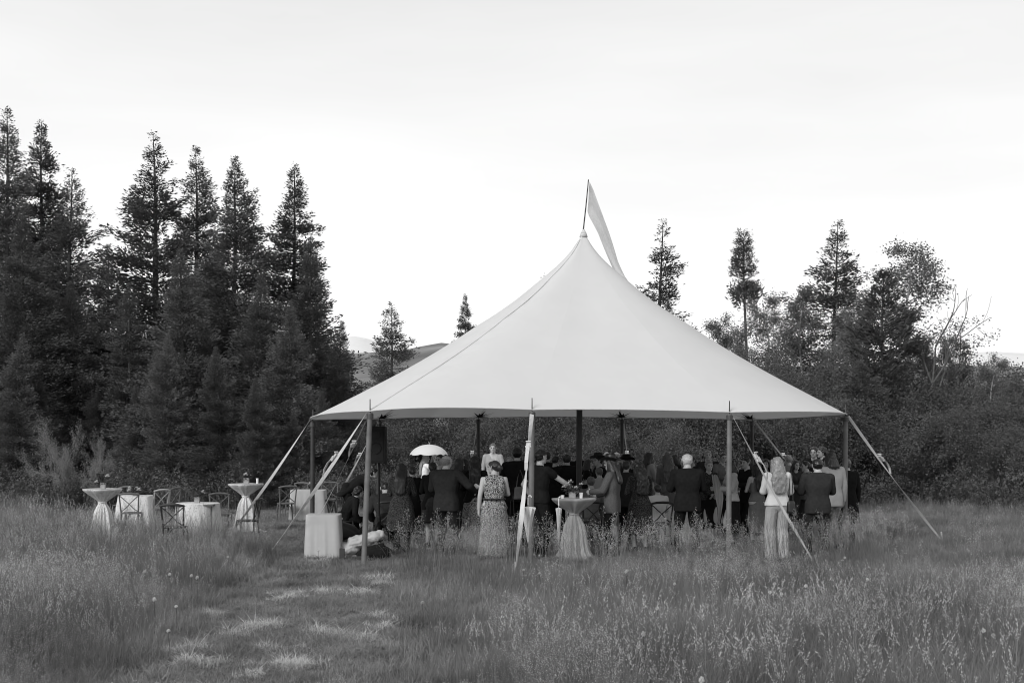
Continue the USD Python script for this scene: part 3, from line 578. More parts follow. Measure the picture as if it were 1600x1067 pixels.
flowers('flowers in a square pot on the leftmost cocktail table', at(161, 76.4, 1.079), 0.09, 1)
flowers('low spread of flowers on the small square lace table', at(212, 68, 0.763), 0.10, 2, 0.07, 1.6)
flowers('flowers in a square pot on the round lace table of the meadow', at(308, 75, 0.763), 0.10, 3, 0.12, 1.2)
flowers('flowers in a pale pot on the cocktail table behind the slanting guy strap', at(385, 70, 1.079), 0.11, 4)
flowers('loose bouquet in a square pot on the cocktail table at the front of the tent', at(894, 88.6, 1.079), 0.115, 5, 0.11, 1.3)
flowers('small flowers on the table behind the left corner pole', at(489, 61.7, 0.763), 0.06, 6, 0.1, 0.6)
chair('dark', 534, 78, -PI / 2 + 0.5, 'dark chair under the crouching person behind the white clothed stand')
chair('dark', 606, 80, 0.2, 'dark chair under the broad-backed seated person near the loudspeaker')
chair('dark', 1029, 80.5, 0.2, 'dark chair under the seated child in the white shirt')
chair('dark', 923, 80.5, 0.2, 'dark chair under the seated guest behind the bouquet')
chair('oak', 206, 71, 0.0, 'crossback chair seen from behind, pushed up to the small square lace table')
chair('oak', 192, 64.5, PI - 0.2, 'crossback chair on the far side of the small square lace table')
chair('oak', 262, 65, 1.2, 'crossback chair turned sideways between the two lace-clothed meadow tables')
chair('pale', 243, 67, 0.9, 'chair with a pale back behind the dark crossback chair of the meadow')
chair('dark', 274, 83, 0.0, 'dark crossback chair half sunk in tall grass before the round lace table')
chair('oak', 346, 72, PI + 0.4, 'crossback chair just behind the round lace table')
chair('dark', 386, 77.5, 1.5, 'dark crossback chair crossed by the slanting guy strap')
chair('oak', 447, 63, 0.35, 'crossback chair at the left end of the table behind the corner pole')
chair('oak', 462, 60, PI - 0.5, 'crossback chair half hidden behind its twin left of the corner pole')
chair('oak', 515, 59.5, PI + 0.1, 'crossback chair to the right of the corner pole behind the two straps')
cup = lambda label, loc, r=0.035, h=0.1: tag(obj('drinking_glass', (lathe([(r * .8, 0), (r, h), (r * .9, h), (r * .7, .01)], 16)[0] + loc, lathe([(r * .8, 0), (r, h), (r * .9, h), (r * .7, .01)], 16)[1]), M['white'], None, 40), label, 'glass')
cup('white cup standing near the right edge of the front cocktail table', at(908, 88.6, 1.079))
cup('white cup at the edge of the cocktail table behind the slanting strap', at(402, 70, 1.079), 0.03, 0.12)
cup('small white candle holder on the left of the front cocktail table', at(879, 89, 1.079), 0.03, 0.06)

# sound corner: clothed stand, loudspeaker, gear
cloth_table('white clothed stand with square corners at the front left of the tent', at(506, 87.5), 0.04, 0.60, 0.62, 0.78, 'sheet', 8, 0.035, 0.06, 0.012)
def loudspeaker():
    L = at(592, 86); s = thing('speaker_stand', 'black tripod stand under the loudspeaker beside the front left pole', 'speaker stand', L)
    obj('pole', tube([[0, 0, 0.25], [0, 0, 1.75]], 0.02, 10), M['plastic'], s); obj('collar', lathe([(0.035, 0.60), (0.04, 0.62), (0.04, 0.70), (0.035, 0.72)], 12), M['plastic'], s)
    for a in (0.1, 2.2, 4.3):
        e = np.array([math.cos(a) * 0.52, math.sin(a) * 0.52, 0.015]); lg = obj('leg', tube([[0.03 * math.cos(a), 0.03 * math.sin(a), 0.62], e], 0.016, 8), M['plastic'], s)
        obj('rubber_foot', lathe([(0.022, 0), (0.022, 0.03)], 8)[0] + e - [0, 0, .015] if False else (lathe([(0.024, -0.015), (0.02, 0.03)], 8)[0] + e, lathe([(0.024, -0.015), (0.02, 0.03)], 8)[1]), M['plastic'], lg)
        obj('brace', tube([[0, 0, 0.27], e * 0.5 + [0, 0, 0.30]], 0.009, 6), M['plastic'], s)
    k = thing('loudspeaker', 'black loudspeaker raised on its stand behind the front left pole', 'speaker', L + [0.0, 0, 1.68], -0.25)
    prof = np.array([(-0.16, -0.15), (0.16, -0.15), (0.17, -0.12), (0.10, 0.16), (-0.10, 0.16), (-0.17, -0.12)])
    z = [0, 0.02, 0.64, 0.67]; sc = [0.93, 1, 1, 0.93]; V = np.vstack([np.column_stack([prof * c, np.full(6, zz)]) for zz, c in zip(z, sc)]); F = []
    for i in range(3):
        for j in range(6): F += [(i * 6 + j, i * 6 + (j + 1) % 6, (i + 1) * 6 + (j + 1) % 6), (i * 6 + j, (i + 1) * 6 + (j + 1) % 6, (i + 1) * 6 + j)]
    for j in range(1, 5): F += [(0, j + 1, j), (18, 18 + j, 18 + j + 1)]
    obj('cabinet', (V, np.array(F)), M['plastic'], k); obj('grille', box((0, -0.155, 0.33), (0.29, 0.014, 0.58)), M['mesh'], k)
    ang = np.linspace(0, 2 * PI, 24); obj('cone', tube([[0.1 * math.cos(a), -0.166, 0.27 + 0.1 * math.sin(a)] for a in ang], 0.008, 6), M['plastic'], k, True)
    obj('horn', box((0, -0.164, 0.52), (0.16, 0.008, 0.1)), M['plastic'], k); obj('handle', tube([[-0.06, -0.05, 0.67], [-0.06, -0.05, 0.70], [0.06, -0.05, 0.70], [0.06, -0.05, 0.67]], 0.01, 6), M['plastic'], k)
loudspeaker()
SPH = np.array(trimesh.creation.icosphere(1).vertices); SPH0 = np.array(trimesh.creation.icosphere(0).vertices) * 1.03
def hull(balls, S=SPH):
    return m3.Manifold.hull_points(np.vstack([S * np.asarray(r, float) + np.asarray(p, float) for p, r in balls]))
def joined(ms): return m3.Manifold.batch_boolean(list(ms), m3.OpType.Add)
def relax(man, edge, it=6, wr=0.0, wf=9.0, stretch=(1, 1, 1), seed=0, extra=None):
    mm = man.refine_to_length(edge).to_mesh(); v = np.array(mm.vert_properties[:, :3], float); f = np.array(mm.tri_verts)
    key = np.round(v, 6); _, first, inv = np.unique(key, axis=0, return_index=True, return_inverse=True); inv = inv.ravel(); v = v[first]; f = inv[f]
    f = f[(f[:, 0] != f[:, 1]) & (f[:, 1] != f[:, 2]) & (f[:, 0] != f[:, 2])]
    n = len(v); e = np.vstack([f[:, [0, 1]], f[:, [1, 2]], f[:, [2, 0]]]); A = sparse.coo_matrix((np.ones(len(e)), (e[:, 0], e[:, 1])), (n, n)).tocsr(); A = ((A + A.T) > 0).astype(float)
    W = sparse.diags(1 / np.maximum(np.asarray(A.sum(1)).ravel(), 1)) @ A
    for k in range(it):
        v = v + 0.5 * (W @ v - v); v = v - 0.52 * (W @ v - v)
    if wr:
        t = trimesh.Trimesh(v, f, process=False); nn = np.array(t.vertex_normals)
        v = v + nn * ((meshkit.fbm(v * wf * np.asarray(stretch) + seed * 7.3, 3, seed) - 0.5) * 2 * wr)[:, None]
    return v, f
def lump(label, name, cat, loc, balls, mat, wr=0.02, wf=8, seed=0, edge=0.04, rz=0):
    t = relax(joined([hull(b) for b in balls]), edge, 6, wr, wf, seed=seed); v = t[0] @ rotz(rz).T + loc
    return tag(obj(name, (v, t[1]), M[mat], None, True), label, cat)
lump('white sheet thrown over a box on the grass beside the clothed stand', 'sheet', 'cloth', at(556, 87.5),
     [[((-0.42, -.05, 0.02), (0.07, .1, .03)), ((-0.22, 0, 0.14), (0.15, 0.18, 0.14)), ((-0.05, 0, 0.2), (0.14, 0.2, 0.13))], [((-0.05, 0, 0.24), (0.14, 0.2, 0.12)), ((0.25, 0.02, 0.38), (0.10, 0.18, 0.08)), ((0.42, 0.05, 0.40), (0.10, 0.18, 0.08))], [((-0.45, -.1, 0.02), (0.1, .12, .025)), ((0.0, -0.1, 0.02), (0.14, 0.12, 0.04))]], 'sheet', 0.07, 9, 3, 0.025)
lump('black equipment bag slumped under the loudspeaker stand', 'bag', 'bag', at(588, 89), [[((-0.22, 0, 0.09), (0.14, 0.15, 0.10)), ((0.12, 0, 0.12), (0.16, 0.15, 0.14))], [((-0.1, 0, 0.2), (0.05, 0.1, 0.06)), ((0.1, 0, 0.25), (0.06, 0.1, 0.05))]], 'black', 0.05, 9, 4)
lump('black case leaning behind the white clothed stand', 'equipment_case', 'case', at(541, 84), [[((-0.18, 0, 0.3), (0.05, 0.2, 0.05)), ((0.3, 0, 0.28), (0.05, 0.2, 0.05)), ((-0.18, 0, 0.58), (0.05, 0.2, 0.05)), ((0.1, 0, 0.42), (0.1, 0.2, 0.1))], [((-.15, 0, .1), (.1, .2, .1)), ((.25, 0, .1), (.1, .2, .1)), ((.2, 0, .3), (.1, .2, .1))]], 'plastic', 0.01, 6, 5)
wb = thing('wooden_crate_frame', 'low dark wooden frame lying on the grass at the foot of the front left pole', 'frame', at(549, 90.5))
obj('post', box((-0.16, 0, 0.12), (0.09, 0.05, 0.24)), M['poledark'], wb); obj('rail', box((0.08, 0, 0.06), (0.4, 0.04, 0.05)), M['poledark'], wb); obj('rail', box((0.08, 0.25, 0.06), (0.4, 0.04, 0.05)), M['poledark'], wb)
cloth_table('low dark-clothed table with white papers behind the woman in the long dark coat', at(636, 73), 0, 0.9, 0.7, 0.76, 'darkgrey', 9, 0.03)
tag(obj('paper_sheets', cat_([box(at(632 + 6 * k, 74, 0.785 + 0.02 * k), (0.2, 0.28, 0.012), rotz(0.3 * k) @ rotx(0.2)) for k in range(2)]), M['white']), 'white paper sheets on the dark table behind the woman in the long coat', 'paper')
cloth_table('clothed guest table glimpsed behind the white-haired man in the suit', at(1052, 77), 0.1, 0.75, 0.75, 0.74, 'lace', 10, 0.12, 1.0, 0.03)
cloth_table('clothed guest table glimpsed behind the front cocktail table', at(935, 74), 0.1, 1.0, 0.9, 0.74, 'drape', 11, 0.06, 1.0, 0.03)
# ------------------------------------------------------------------ people
TH = 1.75
def ik(a, b, l1, l2, hint):
    d = b - a; L = np.linalg.norm(d); L2 = min(max(L, abs(l1 - l2) + 0.02), (l1 + l2) * 0.999); dn = d / (L + 1e-9); b = a + dn * L2
    x = (l1 * l1 - l2 * l2 + L2 * L2) / (2 * L2); h = math.sqrt(max(l1 * l1 - x * x, 0)); o = np.asarray(hint, float) - dn * np.dot(hint, dn); o /= np.linalg.norm(o) + 1e-9
    return a + dn * x + o * h, b
POSE = {'down': (0.07, 0.03, -0.53), 'hold': (-0.06, 0.30, -0.26), 'hold_low': (-0.08, 0.27, -0.36), 'clasp': (-0.15, 0.24, -0.40), 'pocket': (0.09, 0.05, -0.45), 'out': (0.20, 0.22, -0.30), 'raise': (-0.05, 0.30, 0.02), 'drink': (-0.10, 0.30, -0.08), 'reach': (0.10, 0.48, -0.26), 'back': (-0.10, -0.12, -0.44), 'cross': (-0.24, 0.22, -0.24), 'knee': (0.02, 0.32, -0.36)}
def hand(w, d, n, side, curl):
    """Palm, four bent fingers and a thumb off the side of the palm; w wrist, d along, n palm normal."""
    d, n = unit(d), unit(n - d * np.dot(n, d)); a = np.cross(d, n) * side; out = [hull([(w, 0.022), (w + d * 0.03 + a * 0.022, 0.014), (w + d * 0.03 - a * 0.022, 0.014), (w + d * 0.085 + a * 0.033, 0.011), (w + d * 0.085 - a * 0.033, 0.011)], SPH0)]
    for k, L in enumerate((0.066, 0.076, 0.070, 0.054)):
        p = w + d * (0.085 - 0.004 * abs(k - 1)) + a * (0.033 - 0.022 * k); dirs = [d * math.cos(curl * c) + n * math.sin(curl * c) for c in (0.35, 0.8, 1.25)]; r = [0.0095, 0.0088, 0.008, 0.0068]
        for q in range(3):
            p2 = p + dirs[q] * L * (0.42, 0.32, 0.26)[q]; out.append(hull([(p, r[q]), (p2, r[q + 1])], SPH0)); p = p2
    p = w + d * 0.022 + a * 0.028; q = p + (d * 0.6 + a * 0.7 + n * 0.35) * 0.038; q2 = q + (d * 0.85 + a * 0.25 + n * 0.5 * curl) * 0.032
    return out + [hull([(p, 0.013), (q, 0.0105)], SPH0), hull([(q, 0.0105), (q2, 0.0085)], SPH0)]
GUESTS = [0]
def person(label, px, s, h, yaw=0.0, sex='m', top=('jacket', 'black'), low=('trousers', 'black'), hair=('short', 'hbrown'), la='down', ra='down', head=0.0, tilt=0.0, skin='skin', lean=0.0, twist=0.0,
           seated=False, collar=None, hat=None, stance=0.0, curl=0.7, wide=1.0, belt=None, glasses=False, group=None, shoe='leather', z0=0.0, beard=None):
    GUESTS[0] += 1; sd = GUESTS[0]; k = h / TH; rs = np.random.default_rng(sd + 100)
    P = thing('person', label, 'person', at(px, s, z0), yaw, group, (k * wide ** 0.5, k * wide ** 0.5, k))
    m = sex == 'm'; hipz = 0.50 if seated else 0.93; hip = np.array([0, 0, hipz])
    Ru = rotx(-lean); Rt = rotz(twist)
    def U(p):                                                         # upper-body point given for an upright stander
        p = np.asarray(p, float) - [0, 0, 0.93]; return hip + Ru @ (Rt @ p)
    SH = 0.185 if m else 0.16
    lhint = rs.uniform(-1, 1) * 0.02
    # legs
    legs = []
    for sx in (-1, 1):
        hj = hip + np.array([sx * 0.088, 0, -0.03])
        ank = np.array([sx * (0.10 + stance), (0.02 if sx < 0 else -0.03) + lhint, 0.085]) if not seated else np.array([sx * 0.11, 0.42, 0.085])
        kn, ank = ik(hj, ank, 0.44, 0.42, (sx * 0.05, 1, 0.1)); legs.append((hj, kn, ank))
    arms = []
    for sx, pose in ((-1, la), (1, ra)):
        o = POSE[pose] if isinstance(pose, str) else pose; sh = U((sx * SH, 0, 1.425)); w = U(np.array([sx * SH, 0, 1.425]) + [sx * o[0], o[1], o[2]])
        el, w = ik(sh, w, 0.285, 0.255, Ru @ Rt @ np.array([sx * 0.55, -0.8, -0.35])); arms.append((sx, sh, el, w))
    neck = U((0, 0.0, 1.455)); ntop = U((0, 0.025, 1.545)); hc = U((0, 0.035, 1.632)); HR = rotz(yaw * 0 + head) @ rotx(-tilt)
    def Hd(p): return hc + HR @ np.asarray(p, float)
    f = 1.0 if m else 0.88
    B = [hull([(U((sx * 0.075 * (1 if m else 1.1), 0, 0.93)), 0.112 * (1 if m else 1.02)) for sx in (-1, 1)] + [(U((sx * 0.055 * f, 0.0, 1.10)), 0.098 * f) for sx in (-1, 1)]),
         hull([(U((sx * 0.055 * f, 0.0, 1.10)), 0.098 * f) for sx in (-1, 1)] + [(U((sx * 0.08 * f, 0.0, 1.29)), 0.112 * f) for sx in (-1, 1)]),
         hull([(U((sx * 0.08 * f, 0.0, 1.29)), 0.112 * f) for sx in (-1, 1)] + [(U((sx * (SH - 0.035), -0.005, 1.42)), 0.058 * f) for sx in (-1, 1)] + [(neck, 0.066 * f)]),
         hull([(neck, 0.064 * f), (ntop, 0.055 * f), (Hd((0, -0.02, -0.05)), 0.052 * f)])]
    if not m: B += [hull([(U((sx * 0.075, 0.075, 1.285)), 0.062), (U((sx * 0.07, 0.02, 1.34)), 0.06)]) for sx in (-1, 1)]
    for hj, kn, an in legs:
        B += [hull([(hj, 0.092), (kn, 0.056)]), hull([(kn, 0.054), (kn * 0.6 + an * 0.4 + [0, -0.010, 0], 0.049), (an, 0.036)]), hull([(an, 0.036), (an + [0, -0.03, -0.045], 0.035)]), hull([(an + [0, -0.03, -0.045], 0.033), (an + [0, 0.13, -0.055], (0.035, 0.03, 0.022))])]
    for sx, sh, el, w in arms:
        B += [hull([(sh, 0.056 * f), (sh * 0.5 + el * 0.5, 0.048 * f), (el, 0.041 * f)]), hull([(el, 0.041 * f), (el * 0.65 + w * 0.35, 0.041 * f), (w, 0.026)])]
    body = relax(joined(B), 0.05, 5)
    HB = [hull([(Hd((0, -0.014, 0.03)), 0.0), (Hd((0, -0.018, 0.032)), (0.077, 0.077, 0.085)), (Hd((0, -0.03, 0.02)), (0.074, 0.074, 0.08)), (Hd((0, 0.018, 0.03)), (0.07, 0.07, 0.08))]),
          hull([(Hd((0, 0.02, 0.0)), 0.068), (Hd((0, 0.045, -0.05)), 0.044), (Hd((0, 0.066, -0.088)), 0.022), (Hd((0.03, 0.02, -0.065)), 0.03), (Hd((-0.03, 0.02, -0.065)), 0.03)]),
          hull([(Hd((0, 0.085, 0.018)), 0.008), (Hd((0, 0.108, -0.020)), 0.011), (Hd((0.012, 0.092, -0.024)), 0.008), (Hd((-0.012, 0.092, -0.024)), 0.008)]),
          hull([(Hd((0.034, 0.078, 0.022)), 0.012), (Hd((-0.034, 0.078, 0.022)), 0.012)])]
    HB += [hull([(Hd((sx * 0.080, -0.004, 0.012)), (0.008, 0.012, 0.012)), (Hd((sx * 0.084, -0.012, 0.016)), (0.007, 0.014, 0.014)), (Hd((sx * 0.077, 0.0, -0.025)), (0.008, 0.009, 0.012))]) for sx in (-1, 1)]
    hd = relax(joined(HB), 0.024, 3)
    HN = []
    for sx, sh, el, w in arms:
        n_in = Ru @ Rt @ np.array([-sx * 1.0, 0.15, 0.0]); dd = unit(w - el); HN.append(joined(hand(w, unit(dd + np.array([0, 0, -0.1])), n_in, -sx if False else sx, curl)))
    def back(t):
        return m3.Manifold(m3.Mesh(np.asarray(t[0], np.float32), np.asarray(t[1], np.uint32)))
    try:
        bm = joined([back(body), back(hd)] + HN)
        mm = bm.to_mesh(); full = (np.array(mm.vert_properties[:, :3]), np.array(mm.tri_verts))
        if len(full[1]) < 1000: raise ValueError
    except Exception:
        full = cat_([body, hd] + [(np.array(q.to_mesh().vert_properties[:, :3]), np.array(q.to_mesh().tri_verts)) for q in HN])
    obj('body', full, M[skin], P, 55)
    for sx in (-1, 1):
        e = trimesh.creation.icosphere(1, 0.0105); obj('eye', (np.array(e.vertices) * [1.25, 0.6, 0.75] @ HR.T + Hd((sx * 0.031, 0.084, 0.005)), np.array(e.faces)), M['eye'], P, True)
        obj('eyebrow', tube([Hd((sx * 0.016, 0.093, 0.026)), Hd((sx * 0.034, 0.090, 0.031)), Hd((sx * 0.052, 0.078, 0.025))], [0.004, 0.005, 0.003], 5), M[hair[1] if hair[1] not in ('hwhite', 'hblond') else 'hlight'], P)
    obj('mouth', tube([Hd((-0.024, 0.083, -0.052)), Hd((0, 0.0905, -0.055)), Hd((0.024, 0.083, -0.052))], [0.003, 0.0055, 0.003], 6), M['lip'], P)
    if glasses:
        for sx in (-1, 1):
            obj('spectacles', tube([Hd((sx * 0.033 + 0.024 * math.cos(a), 0.098 - 0.01 * abs(math.cos(a)), 0.006 + 0.018 * math.sin(a))) for a in np.linspace(0, 2 * PI, 12)], 0.0025, 4), M['eye'], P)
    # hair
    hk, hm = hair; cap0 = hull([(Hd((0, -0.016, 0.036)), (0.086, 0.086, 0.09)), (Hd((0, -0.034, 0.022)), (0.083, 0.083, 0.084)), (Hd((0, 0.018, 0.038)), (0.077, 0.077, 0.083)), (Hd((0, -0.04, -0.03)), (0.066, 0.05, 0.05))]).refine_to_length(0.03)
    def cut(man, nrm, p0):
        nv = HR @ unit(np.array(nrm, float)); return man.trim_by_plane(nv, float(np.dot(nv, Hd(p0))))
    cap = cut(cap0, (0, -0.70, 0.714), (0, 0.066, 0.058) if hk != 'receding' else (0, 0.03, 0.075))
    if hk in ('short', 'receding', 'bun', 'ponytail'):
        parts = [cap]
        if hk == 'bun': parts.append(hull([(Hd((0, -0.105, 0.01)), (0.045, 0.045, 0.045)), (Hd((0, -0.12, -0.015)), 0.036)]))
        if hk == 'ponytail': parts += [hull([(Hd((0, -0.10, 0.04)), 0.028), (Hd((0, -0.13, -0.03)), 0.034)]), hull([(Hd((0, -0.13, -0.03)), 0.034), (Hd((0, -0.135, -0.22)), 0.018)])]
        hmesh = relax(joined(parts), 0.016, 2, 0.010, 30, (1, 1, 1), sd)
    elif hk == 'curly':
        hmesh = relax(joined([cut(hull([(Hd((0, -0.02, 0.045)), (0.105, 0.105, 0.1)), (Hd((0, -0.05, 0.0)), (0.1, 0.09, 0.09))]), (0, -0.70, 0.714), (0, 0.066, 0.055))]), 0.016, 2, 0.02, 26, (1, 1, 1), sd)
    elif hk == 'bald':
        rim = cut(cap0, (0, -0.9, 0.1), (0, -0.01, 0)).trim_by_plane(HR @ np.array([0, -0.2, -1.0]), float(np.dot(HR @ np.array([0, -0.2, -1.0]), Hd((0, 0, 0.012)))))
        hmesh = relax(rim, 0.02, 1, 0.003, 30, (1, 1, 1), sd) if rim.num_tri() > 4 else None
    else:                                                             # long, wavy, bob
        L = {'bob': 0.10, 'long': 0.34, 'wavy': 0.36, 'mid': 0.2}[hk]; wv = 0.024 if hk == 'wavy' else 0.015
        c2 = cut(cap0, (0, -0.80, 0.60), (0, 0.070, 0.05)); bk = [Hd((0, -0.05, 0.0)), U((0, -0.095, 1.50)), U((0, -0.135, 1.40)), U((0, -0.145, 1.53 - L))]
        wid = [0.086, 0.098, 0.11 if hk != 'wavy' else 0.13, 0.085 if hk != 'wavy' else 0.12]
        seg = [hull([(bk[0], (wid[0], 0.055, 0.06)), (bk[1], (wid[1], 0.045, 0.05))])]
        if hk != 'bob': seg += [hull([(bk[1], (wid[1], 0.045, 0.05)), (bk[2] if L > .2 else bk[3], (wid[2], 0.035, 0.05))])]
        if L > 0.2: seg += [hull([(bk[2], (wid[2], 0.035, 0.05)), (bk[3], (wid[3], 0.022, 0.05))])]
        for sx in (-1, 1): seg.append(hull([(Hd((sx * 0.078, 0.01, 0.03)), (0.018, 0.05, 0.05)), (Hd((sx * 0.088, -0.01, -0.09)), (0.02, 0.045, 0.06)), (U((sx * 0.095, -0.04, 1.50)), (0.025, 0.045, 0.05))]))
        hmesh = relax(joined([c2] + seg), 0.02, 2, wv, 1.0, (42, 42, 7 if hk != 'wavy' else 16), sd)
    if hmesh is not None: obj('hair', hmesh, M[hm], P, True)
    if beard: obj('beard', relax(hull([(Hd((0, 0.058, -0.088)), 0.032), (Hd((0.045, 0.03, -0.065)), 0.028), (Hd((-0.045, 0.03, -0.065)), 0.028)]), 0.015, 2, 0.006, 40, seed=sd), M[beard], P, True)
    # clothes
    jz = {'jacket': 0.79, 'coat': 0.60, 'blouse': 0.92, 'shirt': 0.90, 'tee': 0.90, 'sleeveless': 0.90, 'bodice': 0.95}[top[0]]
    loose = {'jacket': 0.018, 'coat': 0.02, 'blouse': 0.016, 'shirt': 0.010, 'tee': 0.012, 'sleeveless': 0.007, 'bodice': 0.006}[top[0]]
    if seated: jz = max(jz, 0.88)
    hb = 0.075 * (1 if m else 1.1)
    wz = 0.098 * f + loose; C = []
    hem_a = hb + (0.03 if top[0] == 'coat' else 0.006); hr_ = 0.114 + loose + (0.03 if top[0] == 'coat' else 0)
    C.append(hull([(U((sx * hem_a, 0, jz)), (hr_, hr_, 0.02)) for sx in (-1, 1)] + [(U((sx * (hb + .002), 0, 0.95)), (0.113 + loose, 0.113 + loose, 0.05)) for sx in (-1, 1)]))
    C.append(hull([(U((sx * (hb + .002), 0, 0.95)), (0.113 + loose, 0.113 + loose, 0.05)) for sx in (-1, 1)] + [(U((sx * 0.056 * f, 0, 1.10)), wz) for sx in (-1, 1)]))
    C.append(hull([(U((sx * 0.056 * f, 0, 1.10)), wz) for sx in (-1, 1)] + [(U((sx * 0.082 * f, 0, 1.29)), 0.112 * f + loose) for sx in (-1, 1)]))
    yoke = [(U((sx * 0.082 * f, 0, 1.29)), 0.112 * f + loose) for sx in (-1, 1)]
    if top[0] == 'sleeveless': yoke += [(U((sx * (SH - 0.05), -0.008, 1.425)), 0.055 * f + loose) for sx in (-1, 1)] + [(U((0, -0.012, 1.455)), 0.066 * f + loose)]
    elif top[0] == 'bodice': yoke += [(U((sx * (SH - 0.075), -0.005, 1.425)), 0.05 * f + loose) for sx in (-1, 1)]
    else: yoke += [(U((sx * (SH - 0.03), -0.005, 1.42)), 0.058 * f + loose) for sx in (-1, 1)] + [(U((0, -0.01, 1.452)), 0.066 * f + loose * 0.6)]
    C.append(hull(yoke))
    if not m: C += [hull([(U((sx * 0.075, 0.078, 1.285)), 0.064 + loose), (U((sx * 0.07, 0.02, 1.34)), 0.06 + loose)]) for sx in (-1, 1)]
    if top[0] in ('jacket', 'coat', 'blouse', 'shirt', 'tee'):
        for sx, sh, el, w in arms:
            lo = loose + (0.004 if top[0] != 'blouse' else 0.008); C.append(hull([(sh, 0.058 * f + lo), (sh * 0.5 + el * 0.5, 0.05 * f + lo), (el if top[0] != 'tee' else sh * 0.45 + el * 0.55, 0.043 * f + lo)]))
            if top[0] != 'tee':
                e2 = w - unit(w - el) * (0.0 if top[0] != 'blouse' else 0.05); C.append(hull([(el, 0.043 * f + lo), (el * .6 + w * .4, 0.041 * f + lo), (e2, 0.031 + lo)]))
    if top[0] in ('jacket', 'coat'): C.append(hull([(U((sx * 0.04, -0.025, 1.475)), (0.045, 0.05, 0.02)) for sx in (-1, 1)]))
    dress = low[0] == 'dress'
    def skirt(z1, z0_, a1, b1, a0, b0, amp, nf, mat, nm):
        rs2 = np.random.default_rng(sd); ph = rs2.uniform(0, 6, 3); n = 72; th = np.arange(n) / n * 2 * PI; V = []; zs = np.linspace(z1, z0_, 12)
        for z in zs:
            t = (z1 - z) / (z1 - z0_); e = t ** 0.75; a = a1 + (a0 - a1) * e; b = b1 + (b0 - b1) * e; bulge = 0.02 * math.sin(PI * min(t * 2.2, 1)); kf = 1 + amp * t * (np.sin(nf * th + ph[0]) * 0.6 + 0.4 * np.sin(nf * 1.7 // 1 * th + ph[1] + 2 * t) + 0.25 * np.sin(3 * th + ph[2]))
            q = np.stack([(a + bulge) * kf * np.cos(th), (b + bulge) * kf * np.sin(th), np.full(n, z)], 1); V.append(q)
        V = np.vstack(V); F = []
        for i in range(11):
            for j in range(n): F += [(i * n + j, (i + 1) * n + j, (i + 1) * n + (j + 1) % n), (i * n + j, (i + 1) * n + (j + 1) % n, i * n + (j + 1) % n)]
        V = np.vstack([V, [0, 0, z1], [0, 0, z0_ + 0.03]]); c = 12 * n
        for j in range(n): F += [(c, j, (j + 1) % n), (c + 1, 11 * n + (j + 1) % n, 11 * n + j)]
        if seated: V[:, 1] += np.clip(0.9 - V[:, 2], 0, 1) * 0.3
        obj(nm, (V, np.array(F)), M[mat], P, True)
    cl = relax(joined(C), 0.03, 7, 0.010 if top[0] in ('jacket', 'coat') else 0.013, 9, (1, 1, 0.6), sd)
    obj({'jacket': 'jacket', 'coat': 'coat', 'blouse': 'blouse', 'shirt': 'shirt', 'tee': 'shirt', 'sleeveless': 'dress_top', 'bodice': 'dress_top'}[top[0]], cl, M[top[1]], P, True)
    if top[0] == 'coat': skirt(0.74, 0.42, hb + 0.135, 0.15, hb + 0.20, 0.21, 0.07, 9, top[1], 'coat_skirt') if not seated else None
    if collar: obj('shirt_collar', relax(hull([(U((0, 0.0, 1.478)), (0.070, 0.070, 0.012)), (U((0, 0.006, 1.508)), (0.066, 0.066, 0.010))]), 0.03, 2), M[collar], P, True)
    if low[0] in ('skirt', 'dress'):
        hem = low[2] if len(low) > 2 else 0.05; fl = low[3] if len(low) > 3 else 0.06; amp = low[4] if len(low) > 4 else 0.06
        skirt(1.06 if not seated else 0.62, hem, 0.15 * f + 0.01, 0.105 * f + 0.01, hb + 0.125 + fl, 0.135 + fl, amp, 9, low[1], 'skirt' if low[0] == 'skirt' else 'dress_skirt')
    else:
        T = [hull([(hip + [sx * 0.075, 0, 0.0], 0.118) for sx in (-1, 1)] + [(hip + [sx * 0.06, 0, 0.10], 0.10) for sx in (-1, 1)])]
        wl = low[2] if len(low) > 2 else 0.0
        for hj, kn, an in legs:
            T += [hull([(hj, 0.104), (kn, 0.071 + wl * 0.5)]), hull([(kn, 0.074 + wl * 0.5), (kn * 0.6 + an * 0.4 + [0, -0.012, 0], 0.069 + wl * 0.7), (an + [0, -0.005, -0.035], 0.056 + wl)])]
        obj('trousers', relax(joined(T), 0.035, 6, 0.008, 8, (1, 1, 0.7), sd), M[low[1]], P, True)
    for (hj, kn, an), nm in zip(legs, ('shoe', 'shoe')):
        obj('shoe', relax(joined([hull([(an + [0, -0.035, -0.05], (0.05, 0.056, 0.045)), (an + [0, 0.06, -0.06], (0.052, 0.05, 0.034)), (an + [0, 0.15, -0.065], (0.045, 0.045, 0.028))]), hull([(an + [0, -0.02, -0.01], 0.052), (an + [0, -0.028, -0.05], 0.056)])]), 0.04, 3), M[shoe], P, True)
    if belt: obj('belt', tube([U((0.165 * math.cos(a), 0.125 * math.sin(a), 1.08)) for a in np.linspace(0, 2 * PI, 28)], 0.018, 6), M[belt], P, True)
